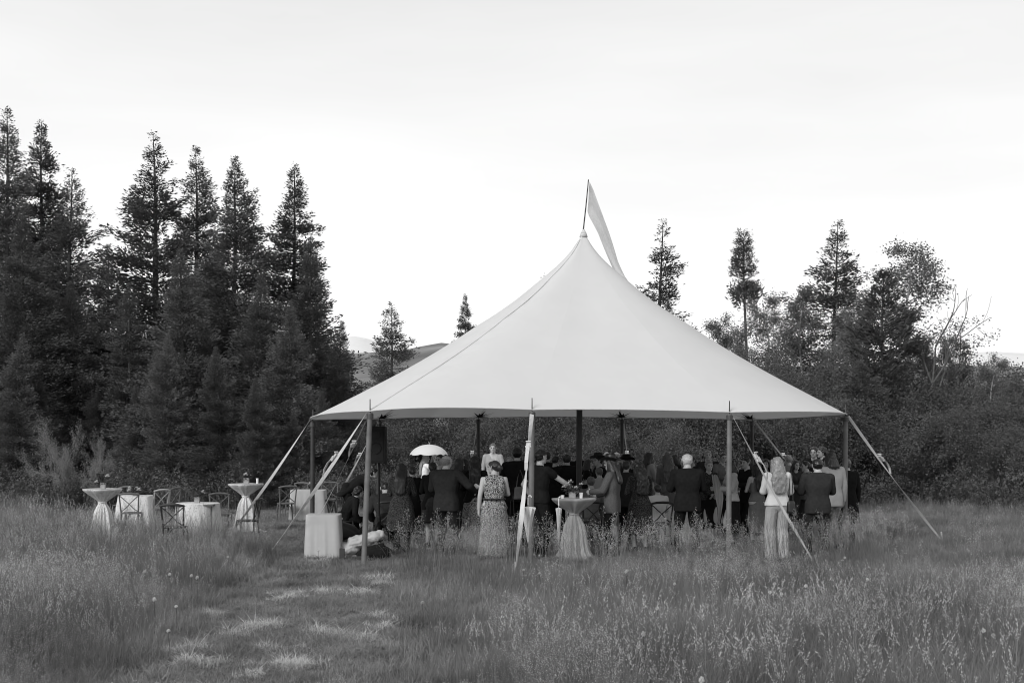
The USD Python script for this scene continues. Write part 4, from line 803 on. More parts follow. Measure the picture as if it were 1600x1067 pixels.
    if hat:
        hm_ = M[hat]; n = 40; th = np.arange(n + 1) / n * 2 * PI; rad = np.array([0.085, 0.11, 0.14, 0.175]); V = []
        for zz in (0.004, -0.004):
            for r in rad: V.append(np.stack([r * np.cos(th[:n]) * 1.0, r * 1.12 * np.sin(th[:n]), 0.075 + zz + ((r - 0.085) / 0.09) ** 1.6 * 0.055 * np.cos(th[:n]) ** 2 - ((r - 0.085) / 0.09) * 0.012 * np.sin(th[:n]) ** 2], 1))
        V = np.vstack(V); F = []
        for i in list(range(3)) + [4, 5, 6]:
            for j in range(n): F.append((i * n + j, i * n + (j + 1) % n, (i + 1) * n + (j + 1) % n, (i + 1) * n + j) if i < 3 else (i * n + j, (i + 1) * n + j, (i + 1) * n + (j + 1) % n, i * n + (j + 1) % n))
        for j in range(n): F += [(3 * n + j, 3 * n + (j + 1) % n, 7 * n + (j + 1) % n, 7 * n + j)]
        H = thing('hat', 'dark wide-brimmed hat worn by ' + label[:1].lower() + label[1:] if False else 'dark wide-brimmed cowboy hat on the head of the man in the grey jacket' if hat == 'hblack' else 'dark hat', 'hat') if False else P
        obj('hat_brim', (np.vstack([Hd(p) for p in V]), np.array(F)), hm_, P, True)
        cr = relax(joined([hull([(Hd((0, -0.005, 0.075)), (0.094, 0.104, 0.01)), (Hd((0.03, 0.0, 0.17)), (0.045, 0.085, 0.02)), (Hd((-0.03, 0.0, 0.17)), (0.045, 0.085, 0.02))]) - hull([(Hd((0, -0.1, 0.205)), (0.022, 0.02, 0.03)), (Hd((0, 0.1, 0.20)), (0.03, 0.02, 0.035))])]), 0.025, 3)
        obj('hat_crown', cr, hm_, P, True)
    W = np.array([a[3] for a in arms]); Rz = rotz(yaw)
    return [at(px, s, z0) + Rz @ (np.array([k * wide ** 0.5, k * wide ** 0.5, k]) * w) for w in W], P

R_, L_ = -PI / 2, PI / 2                                              # facing right, facing left in the photo
BK, FR = 0.0, PI
J = lambda c='black': ('jacket', c)
T = lambda c='black': ('trousers', c)
person('man in black bending over a table at the left end of the tent', 541, 72, 1.78, R_ + 0.2, 'm', J('black'), T(), ('short', 'hblack'), 'reach', 'reach', lean=0.95, tilt=0.1)
person('person with curly dark hair crouching in black behind the white clothed stand', 534, 78, 1.65, R_ + 0.5, 'f', ('blouse', 'black'), T(), ('curly', 'hblack'), 'knee', 'knee', seated=True, lean=0.55)
person('broad-backed seated person in a dark jacket left of the loudspeaker stand', 606, 80, 1.72, BK + 0.2, 'm', J('charcoal'), T(), ('short', 'hblack'), 'knee', 'knee', seated=True, lean=0.35, wide=1.7, tilt=0.6)
person('woman with long dark hair in a flared knee-length patterned coat', 627, 84, 1.66, BK - 0.1, 'f', ('coat', 'print2'), T('charcoal'), ('long', 'hbrown'), 'hold', 'hold', wide=1.15)
uw, _ = person('blond woman in a white blouse standing under the white umbrella', 664, 58, 1.61, R_ + 0.3, 'f', ('blouse', 'white'), ('skirt', 'black', 0.3), ('long', 'hblond'), 'hold', 'raise')
person('pale face of a guest looking out from under the white umbrella', 679, 57, 1.60, FR + 0.3, 'f', ('blouse', 'charcoal'), T(), ('bob', 'hblond'), 'hold', 'hold')
person('dark-haired guest whose head touches the umbrella rim behind the bald man', 689, 74, 1.76, FR - 0.6, 'm', J(), T(), ('short', 'hblack'), 'hold', 'hold')
person('woman with dark pinned-up hair in a black jacket and pleated skirt', 676, 81, 1.66, BK, 'f', ('jacket', 'black'), ('skirt', 'darkgrey', 0.52, 0.05, 0.05), ('bun', 'hblack'), 'hold', 'hold', stance=0.0)
bald, _ = person('bald man in a charcoal suit seen from behind, holding a napkin', 697, 86, 1.82, BK - 0.25, 'm', J('charcoal'), T('charcoal'), ('bald', 'hgrey'), 'hold', 'out', head=-0.45, collar='white', wide=1.3)
person('long-haired dark woman in profile just right of the bald man', 716, 77, 1.7, R_ + 0.5, 'f', ('blouse', 'black'), ('skirt', 'black', 0.3), ('long', 'hbrown'), 'hold', 'hold')
person('woman with very long black hair, black top and long printed skirt', 742, 84, 1.80, BK, 'f', ('blouse', 'black'), ('skirt', 'print', 0.03, 0.09, 0.08), ('long', 'hblack'), 'hold', 'hold')
person('woman in a sleeveless floral dress glancing left, one bare arm hanging', 772, 89, 1.74, BK + 0.1, 'f', ('sleeveless', 'print'), ('dress', 'print', 0.03, 0.05, 0.07), ('bun', 'hbrown'), 'down', 'hold', head=0.9, belt='print2', wide=1.35, curl=0.9)
person('tall fair man facing the camera above the other heads', 770, 57.5, 1.90, FR, 'm', ('shirt', 'lightgrey'), T(), ('short', 'hlight'), 'hold', 'down', collar='lightgrey')
person('grey-haired guest peering out between the floral dress and the tall dark suit', 795, 68, 1.66, FR + 0.5, 'm', J('grey'), T(), ('receding', 'hgrey'), 'hold', 'hold')
person('tall broad man in a black suit seen from behind, left of the middle pole', 808, 79, 1.93, BK, 'm', J('black'), T(), ('short', 'hblack'), 'hold', 'hold', wide=1.15)
rm, _ = person('tall guest in black behind the middle pole reaching for the cocktail table', 843, 88, 1.93, R_ + 0.65, 'm', ('tee', 'black'), T('black'), ('short', 'hblack'), 'pocket', (0.12, 0.46, -0.30), skin='skin')
person('short-haired man in profile just right of the middle pole', 855, 68, 1.78, BK - 0.6, 'm', J(), T(), ('short', 'hbrown'), 'hold', 'hold')
person('stooping dark-haired guest in black, back to the camera, left of the bouquet', 867, 72, 1.72, BK - 0.5, 'f', J(), T(), ('bun', 'hblack'), 'hold', 'hold', tilt=0.3)
person('man in a black suit standing behind the bouquet, back to the camera', 886, 72, 1.75, BK, 'm', J('black'), T(), ('short', 'hbrown'), 'hold', 'hold', wide=1.15)
person('guest mostly hidden behind the centre pole of the tent', 905, 66, 1.80, FR + 0.3, 'm', J(), T(), ('short', 'hlight'), 'hold', 'hold')
person('guest in dark clothes raising a cup just right of the centre pole', 917, 70, 1.62, R_, 'f', ('blouse', 'black'), T(), ('bob', 'hbrown'), 'drink', 'hold')
person('dark-hatted guest behind the seated people right of the centre pole', 937, 72, 1.72, L_ + 0.3, 'm', J(), T(), ('short', 'hblack'), 'hold', 'hold', hat='charcoal')
person('older man with short pale hair leaning in beside the cowboy hat', 937, 77, 1.52, BK + 0.4, 'm', ('shirt', 'lightgrey'), T('grey'), ('short', 'hlight'), 'hold', 'hold')
person('seated guest with close-cropped hair just behind the bouquet', 923, 80, 1.66, BK + 0.2, 'm', ('shirt', 'grey'), T('grey'), ('short', 'hlight'), 'knee', 'knee', seated=True, z0=0.12, lean=-0.05)
person('man in a grey jacket and black cowboy hat at the cocktail table', 957, 87, 1.79, L_ - 0.35, 'm', J('midgrey'), T('black'), ('mid', 'hbrown'), (-0.05, 0.34, -0.28), (-0.04, 0.30, -0.34), hat='hblack', collar='pale')
person('white-haired guest far behind the cowboy hat, left of another white head', 948, 64, 1.73, FR, 'm', J('grey'), T(), ('short', 'hwhite'), 'hold', 'hold')
person('second white-haired guest just right above the cowboy hat', 963, 64, 1.72, FR + 0.4, 'f', ('blouse', 'grey'), T(), ('bob', 'hwhite'), 'hold', 'hold')
person('guest with cropped light hair right of the cowboy hat', 976, 66, 1.72, L_, 'm', J('black'), T(), ('short', 'hlight'), 'hold', 'hold')
person('guest in black with dark hair close behind the cowboy-hatted man', 981, 74, 1.70, L_ + 0.4, 'm', J('black'), T(), ('short', 'hblack'), 'hold', 'hold', hat='black')
person('woman in a dark printed dress with brown hair down her back', 1000, 84, 1.68, BK + 0.3, 'f', ('blouse', 'print2'), ('dress', 'print2', 0.35, 0.09, 0.07), ('wavy', 'hbrown'), 'hold', 'hold', wide=1.1)
person('long-haired woman in a pale cardigan turned to the right', 1012, 69, 1.77, R_ + 0.5, 'f', ('blouse', 'lightgrey'), ('skirt', 'grey', 0.3), ('long', 'hbrown'), 'hold', 'hold')
person('woman with long fair hair in a thin grey dress, back to the camera', 1043, 72, 1.76, BK + 0.1, 'f', ('blouse', 'grey'), ('dress', 'grey', 0.05, 0.04, 0.05), ('wavy', 'hlight'), 'hold_low', 'clasp')
person('seated child in a white shirt with dark hair, back to the camera', 1028, 80, 1.48, BK + 0.2, 'm', ('shirt', 'pale'), T('darkgrey'), ('short', 'hbrown'), 'knee', 'knee', seated=True, z0=0.1)
person('dark-haired woman just behind the fair-haired woman in grey', 1056, 66, 1.70, L_ + 0.2, 'f', ('blouse', 'black'), T(), ('mid', 'hbrown'), 'hold', 'hold')
person('white-haired man in a black suit, back to the camera, hands in front', 1074, 87, 1.85, BK, 'm', J('black'), T('black'), ('short', 'hwhite'), 'hold', 'hold', wide=1.25, stance=0.04)
person('dark-haired man looking left past the white-haired man', 1083, 67, 1.66, L_ + 0.6, 'm', J('charcoal'), T(), ('short', 'hblack'), 'hold', 'hold')
person('grey-haired man standing behind the smiling woman with the pale shawl', 1106, 67, 1.80, FR, 'm', J('charcoal'), T(), ('short', 'hgrey'), 'down', 'hold', collar='pale')
person('smiling blond woman with a pale shawl facing the camera', 1107, 77, 1.66, FR + 0.2, 'f', ('blouse', 'print2'), ('skirt', 'black', 0.3), ('short', 'hblond'), 'clasp', 'clasp')
person('man with dark hair facing the camera left of the front right pole', 1129, 67, 1.74, FR + 0.3, 'm', J('grey'), T(), ('short', 'hbrown'), 'hold', 'hold')
person('laughing dark-haired woman in a pale jumper and black skirt at the front right pole', 1143, 79, 1.69, L_ + 0.1, 'f', ('blouse', 'linen'), ('skirt', 'black', 0.25), ('bob', 'hblack'), 'hold', 'hold', wide=1.15)
person('man with dark hair and bow tie looking left, right of the front right pole', 1168, 75, 1.70, L_ - 0.1 + 0.6, 'm', J('black'), T(), ('short', 'hblack'), 'hold', 'hold', collar='white')
person('woman with long black hair in a fitted grey dress seen from behind', 1183, 79, 1.62, BK + 0.3, 'f', ('bodice', 'grey'), ('dress', 'grey', 0.25, -0.01, 0.03), ('long', 'hblack'), 'hold', 'hold')
person('dark-haired woman peering out left of the long wavy blond hair', 1197, 71, 1.63, FR - 0.3, 'f', ('blouse', 'black'), T(), ('mid', 'hblack'), 'hold', 'hold')
bw, _ = person('woman with long wavy blond hair in a pale jacket and wide pale trousers', 1215, 88, 1.80, BK, 'f', ('blouse', 'pale'), ('trousers', 'linen', 0.035), ('wavy', 'hblond'), 'hold', 'hold', wide=1.15)
person('man with cropped grey hair behind the long blond hair', 1233, 68, 1.70, BK + 0.5, 'm', J('grey'), T(), ('short', 'hgrey'), 'hold', 'hold')
person('young woman smiling towards the camera right of the blond hair', 1243, 71, 1.61, FR + 0.3, 'f', ('blouse', 'darkgrey'), ('skirt', 'darkgrey', 0.3), ('long', 'hbrown'), 'hold', 'clasp')
person('man in spectacles and a grey shirt facing left beside the dark suit', 1261, 75, 1.63, L_ + 0.1, 'm', ('shirt', 'grey'), T('charcoal'), ('short', 'hblack'), 'hold', 'hold', glasses=True)
person('stocky dark-haired man in a dark suit, back to the camera, left of the right pole', 1278, 87, 1.76, BK + 0.1, 'm', J('charcoal'), T('charcoal'), ('short', 'hblack'), 'hold', 'hold', collar='white', wide=1.35, stance=0.04)
person('man with shoulder-length wavy dark hair in a pale linen jacket', 1300, 82, 1.85, BK + 0.35, 'm', J('lightgrey'), T('grey'), ('bob', 'hbrown'), 'hold', 'down', collar='black')
person('dark-haired man at the very back left of another, left of the right pole', 1272, 66, 1.86, FR - 0.4, 'm', J('black'), T(), ('curly', 'hblack'), 'hold', 'hold', skin='skin2')
person('tall dark-haired man at the back, nearer the right pole than his neighbour', 1286, 67, 1.87, L_ + 0.3, 'm', J('black'), T(), ('curly', 'hblack'), 'hold', 'hold', skin='skin2')
person('man in a dark overcoat half hidden by the right pole', 1324, 78, 1.70, BK + 0.3, 'm', ('coat', 'black'), T(), ('short', 'hlight'), 'hold', 'down')

person('dark-dressed woman with pinned-up hair in the gap left of the bald man', 644, 77, 1.54, BK + 0.4, 'f', ('blouse', 'black'), ('skirt', 'black', 0.2, 0.06), ('bun', 'hbrown'), 'hold', 'hold')
person('guest in a long black dress just left of the floral dress', 726, 73, 1.66, BK + 0.2, 'f', ('blouse', 'black'), ('dress', 'black', 0.06, 0.06), ('mid', 'hblack'), 'hold', 'hold')
person('guest in dark trousers standing between the cowboy hat and the printed dress', 978, 78, 1.66, BK - 0.3, 'm', J('charcoal'), T(), ('short', 'hbrown'), 'hold', 'hold')
person('dark figure standing between the two jackets left of the right pole', 1290, 72, 1.70, FR + 0.2, 'm', J('black'), T(), ('short', 'hbrown'), 'hold', 'hold')

# things that guests hold or that lean about
def umbrella_open(hold):
    c = at(670, 58.0, EYE + (HOR - 711) / 58.0); u = thing('umbrella', 'open white umbrella held over the blond woman', 'umbrella', (0, 0, 0))
    nr, R, Hh = 8, 0.52, 0.29; V, F = [], []; n = 64; th = np.arange(n) / n * 2 * PI; rows = 10
    for i in range(rows):
        t = (i + 0.3) / (rows - 0.7); ang = t * 1.32; r = R * math.sin(ang) / math.sin(1.32); z = Hh * (math.cos(ang) - math.cos(1.32)) / (1 - math.cos(1.32)); sag = 1 - 0.045 * t ** 2 * (1 - abs(np.cos(th * nr / 2)))
        V.append(np.stack([r * sag * np.cos(th), r * sag * np.sin(th), z + 0.03 * t ** 3 * (1 - abs(np.cos(th * nr / 2)))], 1))
    for i in range(rows - 1):
        for j in range(n): F.append((i * n + j, (i + 1) * n + j, (i + 1) * n + (j + 1) % n, i * n + (j + 1) % n))
    V = np.vstack(V + [[[0, 0, Hh + 0.004]]]); F = np.array(F); F = np.vstack([F[:, [0, 1, 2]], F[:, [0, 2, 3]], [(len(V) - 1, j, (j + 1) % n) for j in range(n)]])
    obj('canopy', (V + c, F), M['umbrella'], u, True)
    obj('shaft', tube([hold + [0, 0, -0.06], c + [0, 0, Hh + 0.07]], 0.007, 6), M['steel'], u); obj('handle', tube([hold + [0, 0, 0.02], hold + [0, 0, -0.1], hold + [0.02, 0, -0.14], hold + [0.05, 0, -0.13]], 0.012, 8), M['chairdark'], u, True)
    for q in range(nr):
        a = q / nr * 2 * PI; obj('rib', tube([c + [0, 0, Hh - 0.01], c + [math.cos(a) * R * .6, math.sin(a) * R * .6, Hh * .62], c + [math.cos(a) * R, math.sin(a) * R, 0.0]], 0.003, 4), M['steel'], u)
umbrella_open(uw[1] + [0, 0, 0.02])
def umbrella_closed(px, s, ztop, L, label, cloth=True, R=0.10):
    p = at(px, s, ztop); u = thing('folded_umbrella', label, 'umbrella', p, 0.3)
    ar = [[0.03 + 0.03 * math.cos(a), 0, 0.03 * math.sin(a) + 0.0] for a in np.linspace(0, PI, 9)][::-1]
    obj('handle', tube([[0.0, 0, -0.12]] + ar, 0.010, 8), M['white'], u, True); obj('shaft', tube([[0, 0, -L], [0, 0, -0.1]], 0.007, 6), M['steel'], u)
    V, F = lathe([(0.012, -L + 0.02), (R * 0.45, -L * 0.72), (R * 0.85, -L * 0.42), (R * 1.25, -L * 0.22), (R * 0.3, -L * 0.2)], 48, lambda th, i: 1 + (0.10, 0.18, 0.25, 0.32, 0.2)[i] * np.sin(8 * th)); obj('canopy', (V, F), M['umbrella'], u, True)
    for q in range(8):
        a = q / 8 * 2 * PI; obj('rib', tube([[0.01 * math.cos(a), 0.01 * math.sin(a), -L + .03], [R * 1.3 * math.cos(a), R * 1.3 * math.sin(a), -L * 0.21]], 0.003, 4), M['steel'], u)
umbrella_closed(825, 95, EYE + (HOR - 777) / 95, 0.75, 'folded white umbrella hanging handle up beside the middle pole', True, 0.085)
umbrella_closed(873, 90.5, 1.10, 0.78, 'slim furled white umbrella hooked on the rim of the front cocktail table', True, 0.035)
lump('crumpled white napkin in the hand of the bald man', 'napkin', 'napkin', bald[1] + [0.03, 0.03, 0.05], [[((-0.04, 0, 0), 0.03), ((0.04, 0, 0.02), 0.035), ((0, 0, 0.06), 0.025)]], 'white', 0.012, 22, 2, 0.015)
def handbag(label, p, w, h, mat, yaw=0.0, strap_top=None):
    b = thing('handbag', label, 'handbag', p, yaw); obj('bag_body', relax(hull([((-w / 2, 0, 0), (0.03, 0.05, 0.03)), ((w / 2, 0, 0), (0.03, 0.05, 0.03)), ((-w * 0.4, 0, h), (0.03, 0.04, 0.03)), ((w * 0.4, 0, h), (0.03, 0.04, 0.03))]), 0.03, 4, 0.006, 10), M[mat], b, True)
    st = strap_top if strap_top is not None else 0.3
    obj('bag_strap', tube([[-w * 0.4, 0, h], [-w * 0.25, 0, h + st * 0.6], [0, 0.02, h + st], [w * 0.25, 0, h + st * 0.6], [w * 0.4, 0, h]], 0.008, 6), M[mat], b, True)
handbag('soft grey handbag hanging at the hip of the tall man in black', at(813, 83, 1.0), 0.2, 0.18, 'grey', 0.2, 0.35)
handbag('small black purse on a long strap beside the floral dress', at(800, 88, 0.55), 0.1, 0.14, 'leather', 0, 0.5)
handbag('black shoulder bag hanging at the side of the woman in the pale jacket', at(1236, 90, 0.86), 0.1, 0.16, 'leather', 0.3, 0.62)
sh = thing('shawl', 'pale fringed shawl draped over the arms of the smiling blond woman', 'shawl', at(1113, 79))
V = []
nu_, nv_ = 12, 30
for j in range(nv_):
    t = j / (nv_ - 1); zc = 1.40 - t * 0.95; xc = 0.10 * math.sin(t * 2.2) + 0.02; wd = 0.055 + 0.03 * math.sin(t * 5)
    for i in range(nu_):
        u = i / (nu_ - 1) - 0.5; V.append([xc + u * wd * 2, -0.16 - 0.05 * math.sin(t * 3) + 0.02 * math.sin(u * 18 + t * 6), zc + 0.01 * math.sin(u * 11)])
V = np.array(V); ii = (np.arange(nv_ - 1)[:, None] * nu_ + np.arange(nu_ - 1)[None]).ravel(); q = np.stack([ii, ii + 1, ii + nu_ + 1, ii + nu_], 1)
obj('cloth', (np.vstack([V, V + [0, 0.006, 0]]), np.vstack([q, q[:, ::-1] + len(V)])), M['lightgrey'], sh, True)
# ------------------------------------------------------------------ meadow and mown grass
from shapely.geometry import Polygon, Point
import shapely
MOWN_PX = [(120, 1130), (195, 1062), (300, 985), (338, 945), (402, 905), (432, 882), (412, 866), (385, 850), (330, 846), (240, 838), (100, 815), (60, 806), (60, 799), (480, 795), (1180, 795), (1330, 812), (1345, 838), (1335, 872), (1200, 884), (1040, 888), (880, 893), (740, 896), (672, 897), (648, 910), (632, 960), (640, 1062), (665, 1130)]
MOWN = Polygon([tuple(gp(*p)[:2]) for p in MOWN_PX]).buffer(0.0)
def blades(rs, n, R, h0, h1, w, bend=0.35, seg=4, clump=1.0):
    a = rs.random(n) * 2 * PI; r = R * rs.random(n) ** 0.6; base = np.stack([r * np.cos(a), r * np.sin(a), np.zeros(n)], 1)
    H = rs.uniform(h0, h1, n); az = rs.random(n) * 2 * PI; d = np.stack([np.cos(az), np.sin(az), np.zeros(n)], 1); b = rs.gamma(2.0, bend / 2, n)
    sd = np.stack([-np.sin(az + rs.normal(0, .6, n)), np.cos(az), np.zeros(n)], 1); V = []
    for k in range(seg + 1):
        t = k / seg; c = base + d * (b * H * t ** 2)[:, None]; c[:, 2] += H * t * (1 - 0.28 * np.minimum(b, 1.3) * t); ww = w * (1 - t ** 1.5) * rs.uniform(0.7, 1.3, n) / 2
        V.append(c - sd * ww[:, None]) if k < seg else V.append(c)
        if k < seg: V.append(c + sd * ww[:, None])
    m = len(V); V = np.stack(V, 1).reshape(-1, 3); i = np.arange(n) * m; F = []
    for k in range(seg - 1):
        q = i + 2 * k; F += [np.stack([q, q + 1, q + 3], 1), np.stack([q, q + 3, q + 2], 1)]
    q = i + 2 * (seg - 1); F.append(np.stack([q, q + 1, q + 2], 1))
    return V, np.vstack(F)
def seedheads(rs, n, R, h0, h1, kind, stemw=0.0028, sk=0.011):
    S, C = [], []
    for k in range(n):
        a, r = rs.random() * 6.28, R * rs.random() ** 0.6; H = rs.uniform(h0, h1); az = rs.random() * 6.28; b = rs.uniform(0.05, 0.3); t = np.linspace(0, 1, 5)
        c = np.stack([r * math.cos(a) + math.cos(az) * b * H * t ** 2.2, r * math.sin(a) + math.sin(az) * b * H * t ** 2.2, H * t * (1 - 0.1 * b * t)], 1)
        S.append(tube(c, np.linspace(stemw, stemw * 0.5, 5), 3, False)); top = c[-1]; dr = unit(c[-1] - c[-2])
        m = 22 if kind == 'panicle' else 14
        tt = rs.random(m)
        if kind == 'panicle':
            P = top - dr * (tt * 0.2 * H)[:, None] + rs.normal(0, 1, (m, 3)) * (0.012 + 0.035 * tt)[:, None]; D = unit(rs.normal(0, 0.5, (m, 3)) + [0, 0, -0.25]); L = sk * rs.uniform(0.8, 1.5, m)
        else:
            P = top - dr * (tt * 0.10)[:, None] + rs.normal(0, 0.004, (m, 3)); D = unit(dr + rs.normal(0, 0.35, (m, 3))); L = sk * 1.6 * rs.uniform(0.8, 1.4, m)
        C.append(cards(P, D, unit(np.cross(D, rs.normal(0, 1, (m, 3)))), L, L * 0.36, rs))
    return cat_(S), cat_(C)
def scatter(name, label, cat, protos, pts, rs, smin, smax, which, tilt=0.12, size=None):
    pi = UsdGeom.PointInstancer.Define(stage, '/World/' + name); tag(pi.GetPrim(), label, cat, None, 'stuff'); paths = []
    for i, parts in enumerate(protos):
        x = UsdGeom.Xform.Define(stage, f'/World/{name}/kind_{i:03d}')
        for n, m, mat in parts: obj(n, m, mat, x.GetPrim())
        paths.append(x.GetPath())
    pi.CreatePrototypesRel().SetTargets(paths); n = len(pts); pi.CreateProtoIndicesAttr(Vt.IntArray.FromNumpy(which.astype(np.int32)))
    pi.CreatePositionsAttr(Vt.Vec3fArray.FromNumpy(pts.astype(np.float32)))
    sc = rs.uniform(smin, smax, n); sc = sc if size is None else sc * size; pi.CreateScalesAttr(Vt.Vec3fArray.FromNumpy(np.stack([sc, sc, sc * rs.uniform(0.85, 1.15, n)], 1).astype(np.float32)))
    az = rs.random(n) * PI; tx = rs.normal(0, tilt / 2, n); q = np.stack([np.cos(az), tx, rs.normal(0, tilt / 2, n), np.sin(az)], 1); q /= np.linalg.norm(q, axis=1, keepdims=True)
    pi.CreateOrientationsAttr(Vt.QuathArray([Gf.Quath(*map(float, x)) for x in q]))
def field(rs, y0, y1, dens, margin=2.2):
    Y = rs.uniform(y0, y1, int((y1 - y0) * (0.74 * (y0 + y1) / 2 + 2 * margin) * dens * 1.02)); X = rs.uniform(-1, 1, len(Y)) * (0.37 * y1 + margin); k = abs(X) < 0.37 * Y + margin
    return np.stack([X[k], Y[k], np.zeros(k.sum())], 1)
def height(pts):
    """The meadow is shorter round the tent, where people have walked, and towards the wood."""
    d = shapely.distance(MOWN, shapely.points(pts[:, 0], pts[:, 1])); front = (pts[:, 0] > -1.9) & (pts[:, 1] > 15)
    path = (pts[:, 0] > -6) & (pts[:, 1] < 24.5)
    k = np.where(front, 0.30 + 0.70 * np.clip(d / 5.0, 0, 1), np.where(path, 0.35 + 0.65 * np.clip(d / 1.3, 0, 1), 1.0))
    return k * np.where(pts[:, 0] > 4, 1 - 0.45 * np.clip((pts[:, 1] - 17) / 5, 0, 1), 1.0)
def inside(pts, grow=0.0):
    w = (meshkit.fbm(pts * [1.3, 1.3, 0] + 11, 3)[:, None] - 0.5) * [1.0, 1.0]; return shapely.contains_xy(MOWN.buffer(grow), pts[:, 0] + w[:, 0], pts[:, 1] - w[:, 1])
grs = np.random.default_rng(8)
TALL = []
for k in range(6):
    parts = [('blades', blades(grs, 60, 0.17, 0.14, 0.46, 0.005, 0.7), M['meadow'])]
    if k in (1, 2, 3, 4):
        s_, c_ = seedheads(grs, (0, 5, 8, 6, 4, 0)[k], 0.16, 0.36, 0.62, 'panicle' if k in (1, 2) else 'spike'); parts += [('stalks', s_, M['meadow']), ('seed_heads', c_, M['seed'])]
    if k == 5: parts = [('blades', blades(grs, 70, 0.1, 0.25, 0.6, 0.0045, 0.9, 5), M['meadow'])]
    TALL.append(parts)
pts = np.vstack([field(grs, a, b, d) for a, b, d in ((10.5, 14, 40), (14, 18, 36), (18, 24, 30), (24, 32, 22), (32, 44, 15), (44, 50, 8))])
pts = pts[~inside(pts)]
nz = meshkit.fbm(pts * [0.45, 0.45, 0] + 3, 3); r = grs.random(len(pts))
which = np.where(nz > 0.54, np.where(r < 0.5, 2, np.where(r < 0.8, 1, 0)), np.where(nz < 0.43, np.where(r < 0.5, 0, np.where(r < 0.7, 5, 4)), np.where(r < 0.3, 0, np.where(r < 0.55, 3, np.where(r < 0.75, 4, np.where(r < 0.9, 1, 5))))))
scatter('meadow_grass', 'tall seeding meadow grass covering the foreground and both sides of the mown path', 'grass', TALL, pts, grs, 0.75, 1.3, which, 0.12, height(pts))
# low, thick undergrowth of the meadow
LOWG = [[('blades', blades(grs, 70, 0.2, 0.06, 0.22, 0.007, 0.6, 3), M['meadow'])] for k in range(3)]
pts = np.vstack([field(grs, a, b, d) for a, b, d in ((10.5, 16, 24), (16, 24, 16), (24, 34, 8), (34, 46, 5))]); pts = pts[~inside(pts)]
scatter('meadow_undergrowth', 'low thick grass blades between the tall stalks of the meadow', 'grass', LOWG, pts, grs, 0.8, 1.3, grs.integers(0, 3, len(pts)))
# stalks of tall oat grass in front of the guests
OAT = []
for k in range(3):
    s_, c_ = seedheads(grs, 7, 0.22, 0.55, 0.95, 'panicle', 0.003, 0.016); OAT.append([('stalks', s_, M['meadow']), ('seed_heads', c_, M['seed']), ('blades', blades(grs, 14, 0.2, 0.1, 0.28, 0.005, 0.7), M['meadow'])])
n = 260; X = grs.uniform(-2.0, 6.8, n); Y = grs.uniform(21.2, 24.0, n); Y += np.clip(X - 3.2, 0, 4) * 0.75
pts = np.stack([X, Y, np.zeros(n)], 1); pts = pts[~inside(pts, -0.25)]
p2 = np.array([gp(x, y) for x, y in ((672, 892), (680, 898), (690, 893), (705, 896), (715, 899), (730, 893), (748, 897), (700, 905))]); p3 = field(grs, 13, 30, 0.5); p3 = p3[~inside(p3)]
p3 = p3[shapely.distance(MOWN, shapely.points(p3[:, 0], p3[:, 1])) > 1.5]; pts = np.vstack([pts, p2, p3]); scatter('oat_grass', 'tall pale oat grass stalks standing before the guests', 'grass', OAT, pts, grs, 0.8, 1.1, grs.integers(0, 3, len(pts)))
# mown grass
LAWN = [[('blades', blades(grs, 90, 0.16, (0.02, 0.025, 0.03, 0.05)[k], (0.06, 0.08, 0.09, 0.12)[k], 0.006, 0.9, 3), M['lawn'])] for k in range(4)]
pts = np.vstack([field(grs, a, b, d) for a, b, d in ((10.5, 16, 75), (16, 25, 48), (25, 34, 26), (34, 45, 14))]); pts = pts[inside(pts, 0.25)]
scatter('mown_grass', 'short mown grass of the path and under the tent', 'grass', LAWN, pts, grs, 0.7, 1.3, grs.integers(0, 4, len(pts)), 0.2)
STRAW = [[('blades', blades(grs, 130, 0.2, 0.06, 0.14, 0.007, 1.5, 3), M['straw'])] for k in range(2)]
sp = []
for px, py, n, w in ((505, 993, 14, 40), (520, 998, 8, 40), (455, 1043, 26, 90), (320, 1040, 26, 90), (570, 931, 10, 40), (455, 930, 8, 35), (440, 938, 8, 40), (590, 905, 8, 30), (595, 915, 10, 35), (330, 965, 7, 20), (355, 995, 14, 50), (415, 980, 10, 36), (580, 1000, 8, 36), (600, 968, 9, 26), (490, 880, 8, 40), (280, 1020, 8, 50), (390, 1062, 8, 50), (435, 1018, 12, 40), (510, 928, 12, 34), (320, 925 + 40, 6, 20), (590, 983, 6, 22)):
    for q in range(max(3, int(n * 0.8))): sp.append(gp(px + grs.normal(0, w * 0.36), py + grs.normal(0, 1.3)))
pts = np.array(sp); scatter('mown_straw', 'pale tufts of cut grass lying on the mown path', 'grass', STRAW, pts, grs, 0.55, 0.9, grs.integers(0, 2, len(pts)), 0.2)
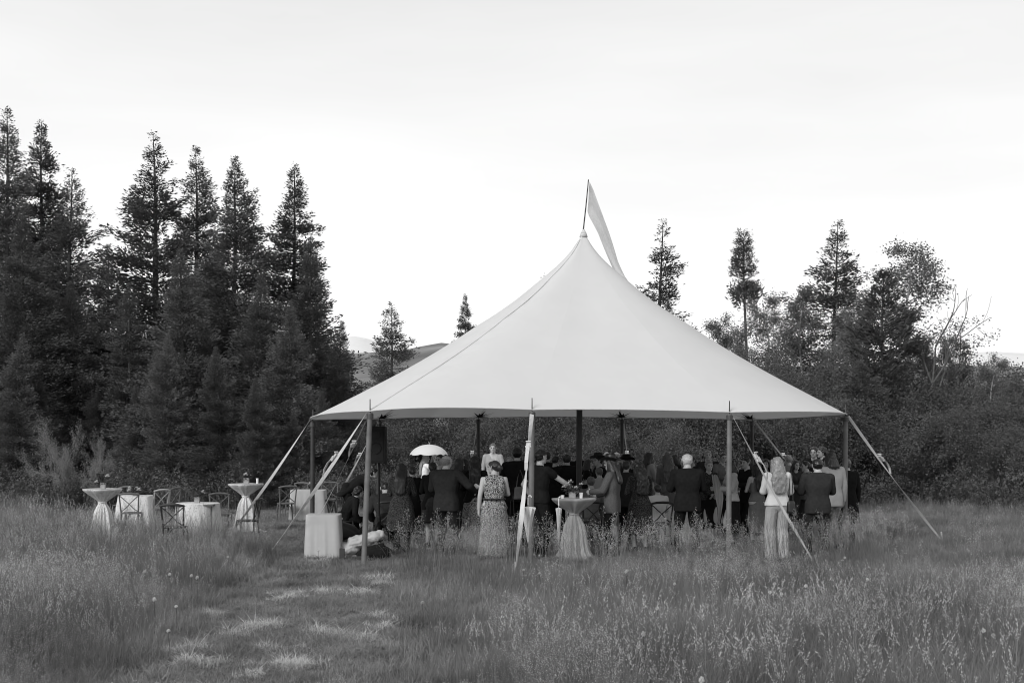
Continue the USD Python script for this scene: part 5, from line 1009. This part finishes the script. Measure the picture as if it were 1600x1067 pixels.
# seed puffs and other single flowers
def dandelion():
    p = proto('dandelion_kind'); rs = np.random.default_rng(4); n = 60; D = unit(rs.normal(0, 1, (n, 3))); S = unit(np.cross(D, rs.normal(0, 1, (n, 3))))
    obj('stalk', tube([[0, 0, 0], [0.01, 0, 0.2], [0, 0, 0.4]], 0.0025, 4), M['stemleaf'], p); obj('seed_puff', cards(np.tile([0, 0, 0.4], (n, 1)) + D * 0.004, D, S, 0.021, 0.012, rs), M['puff'], p)
    return p
DD = dandelion()
for px, py, z in ((241, 936, .45), (308, 902, .45), (299, 899, .4), (226, 893, .4), (263, 985, .3), (275, 947, .3), (265, 897, .4), (356, 870, .35), (497, 880 - 20, .3), (1210, 912, .4), (1203, 925, .4), (1259, 915, .4), (1221, 928, .4), (1027, 950, .4), (978, 893, .4), (980, 891, .35), (1054, 912, .35), (1320, 871, .35), (1316, 875, .3), (1537, 985, .4), (1552, 992, .35), (660, 941, .35), (843, 895, .3), (818, 890, .3), (1096, 1062, .5), (1005, 990, .45), (1355, 905, .4)):
    s = (py - HOR) / (EYE - z); k = z / 0.4; copy_of(DD, 'dandelion', 'white round seed head of a dandelion standing in the meadow grass', 'dandelion', at(px, s), 0, 'dandelion clocks in the meadow', (1.0, 1.0, k))
# brush at the foot of the wood
BR = []
for k in range(3):
    s_, c_ = seedheads(grs, 6, 0.3, 0.5, 0.9, 'panicle', 0.003, 0.014); rs = np.random.default_rng(k + 70); T = [np.column_stack([rs.normal(0, 0.22, (60, 2)), rs.uniform(0.08, 0.65, 60)])]
    BR.append([('blades', blades(grs, 50, 0.3, 0.3, 0.8, 0.009, 0.5), M['stemleaf']), ('leaves', leaves(rs, T, 5, 0.08, 0.055), M['bushleaf']), ('seed_heads', c_, M['seed'])])
n = 700; X = grs.uniform(-20, 20, n); Y = 43.5 + grs.normal(0, 1.2, n) + 2.0 * np.sin(X * 0.7) * 0.5 - np.where(X < -4, 1.5, 0); pts = np.stack([X, Y, np.zeros(n)], 1)
scatter('undergrowth', 'weeds and brush along the foot of the trees behind the meadow', 'undergrowth', BR, pts, grs, 0.8, 1.6, grs.integers(0, 3, n))
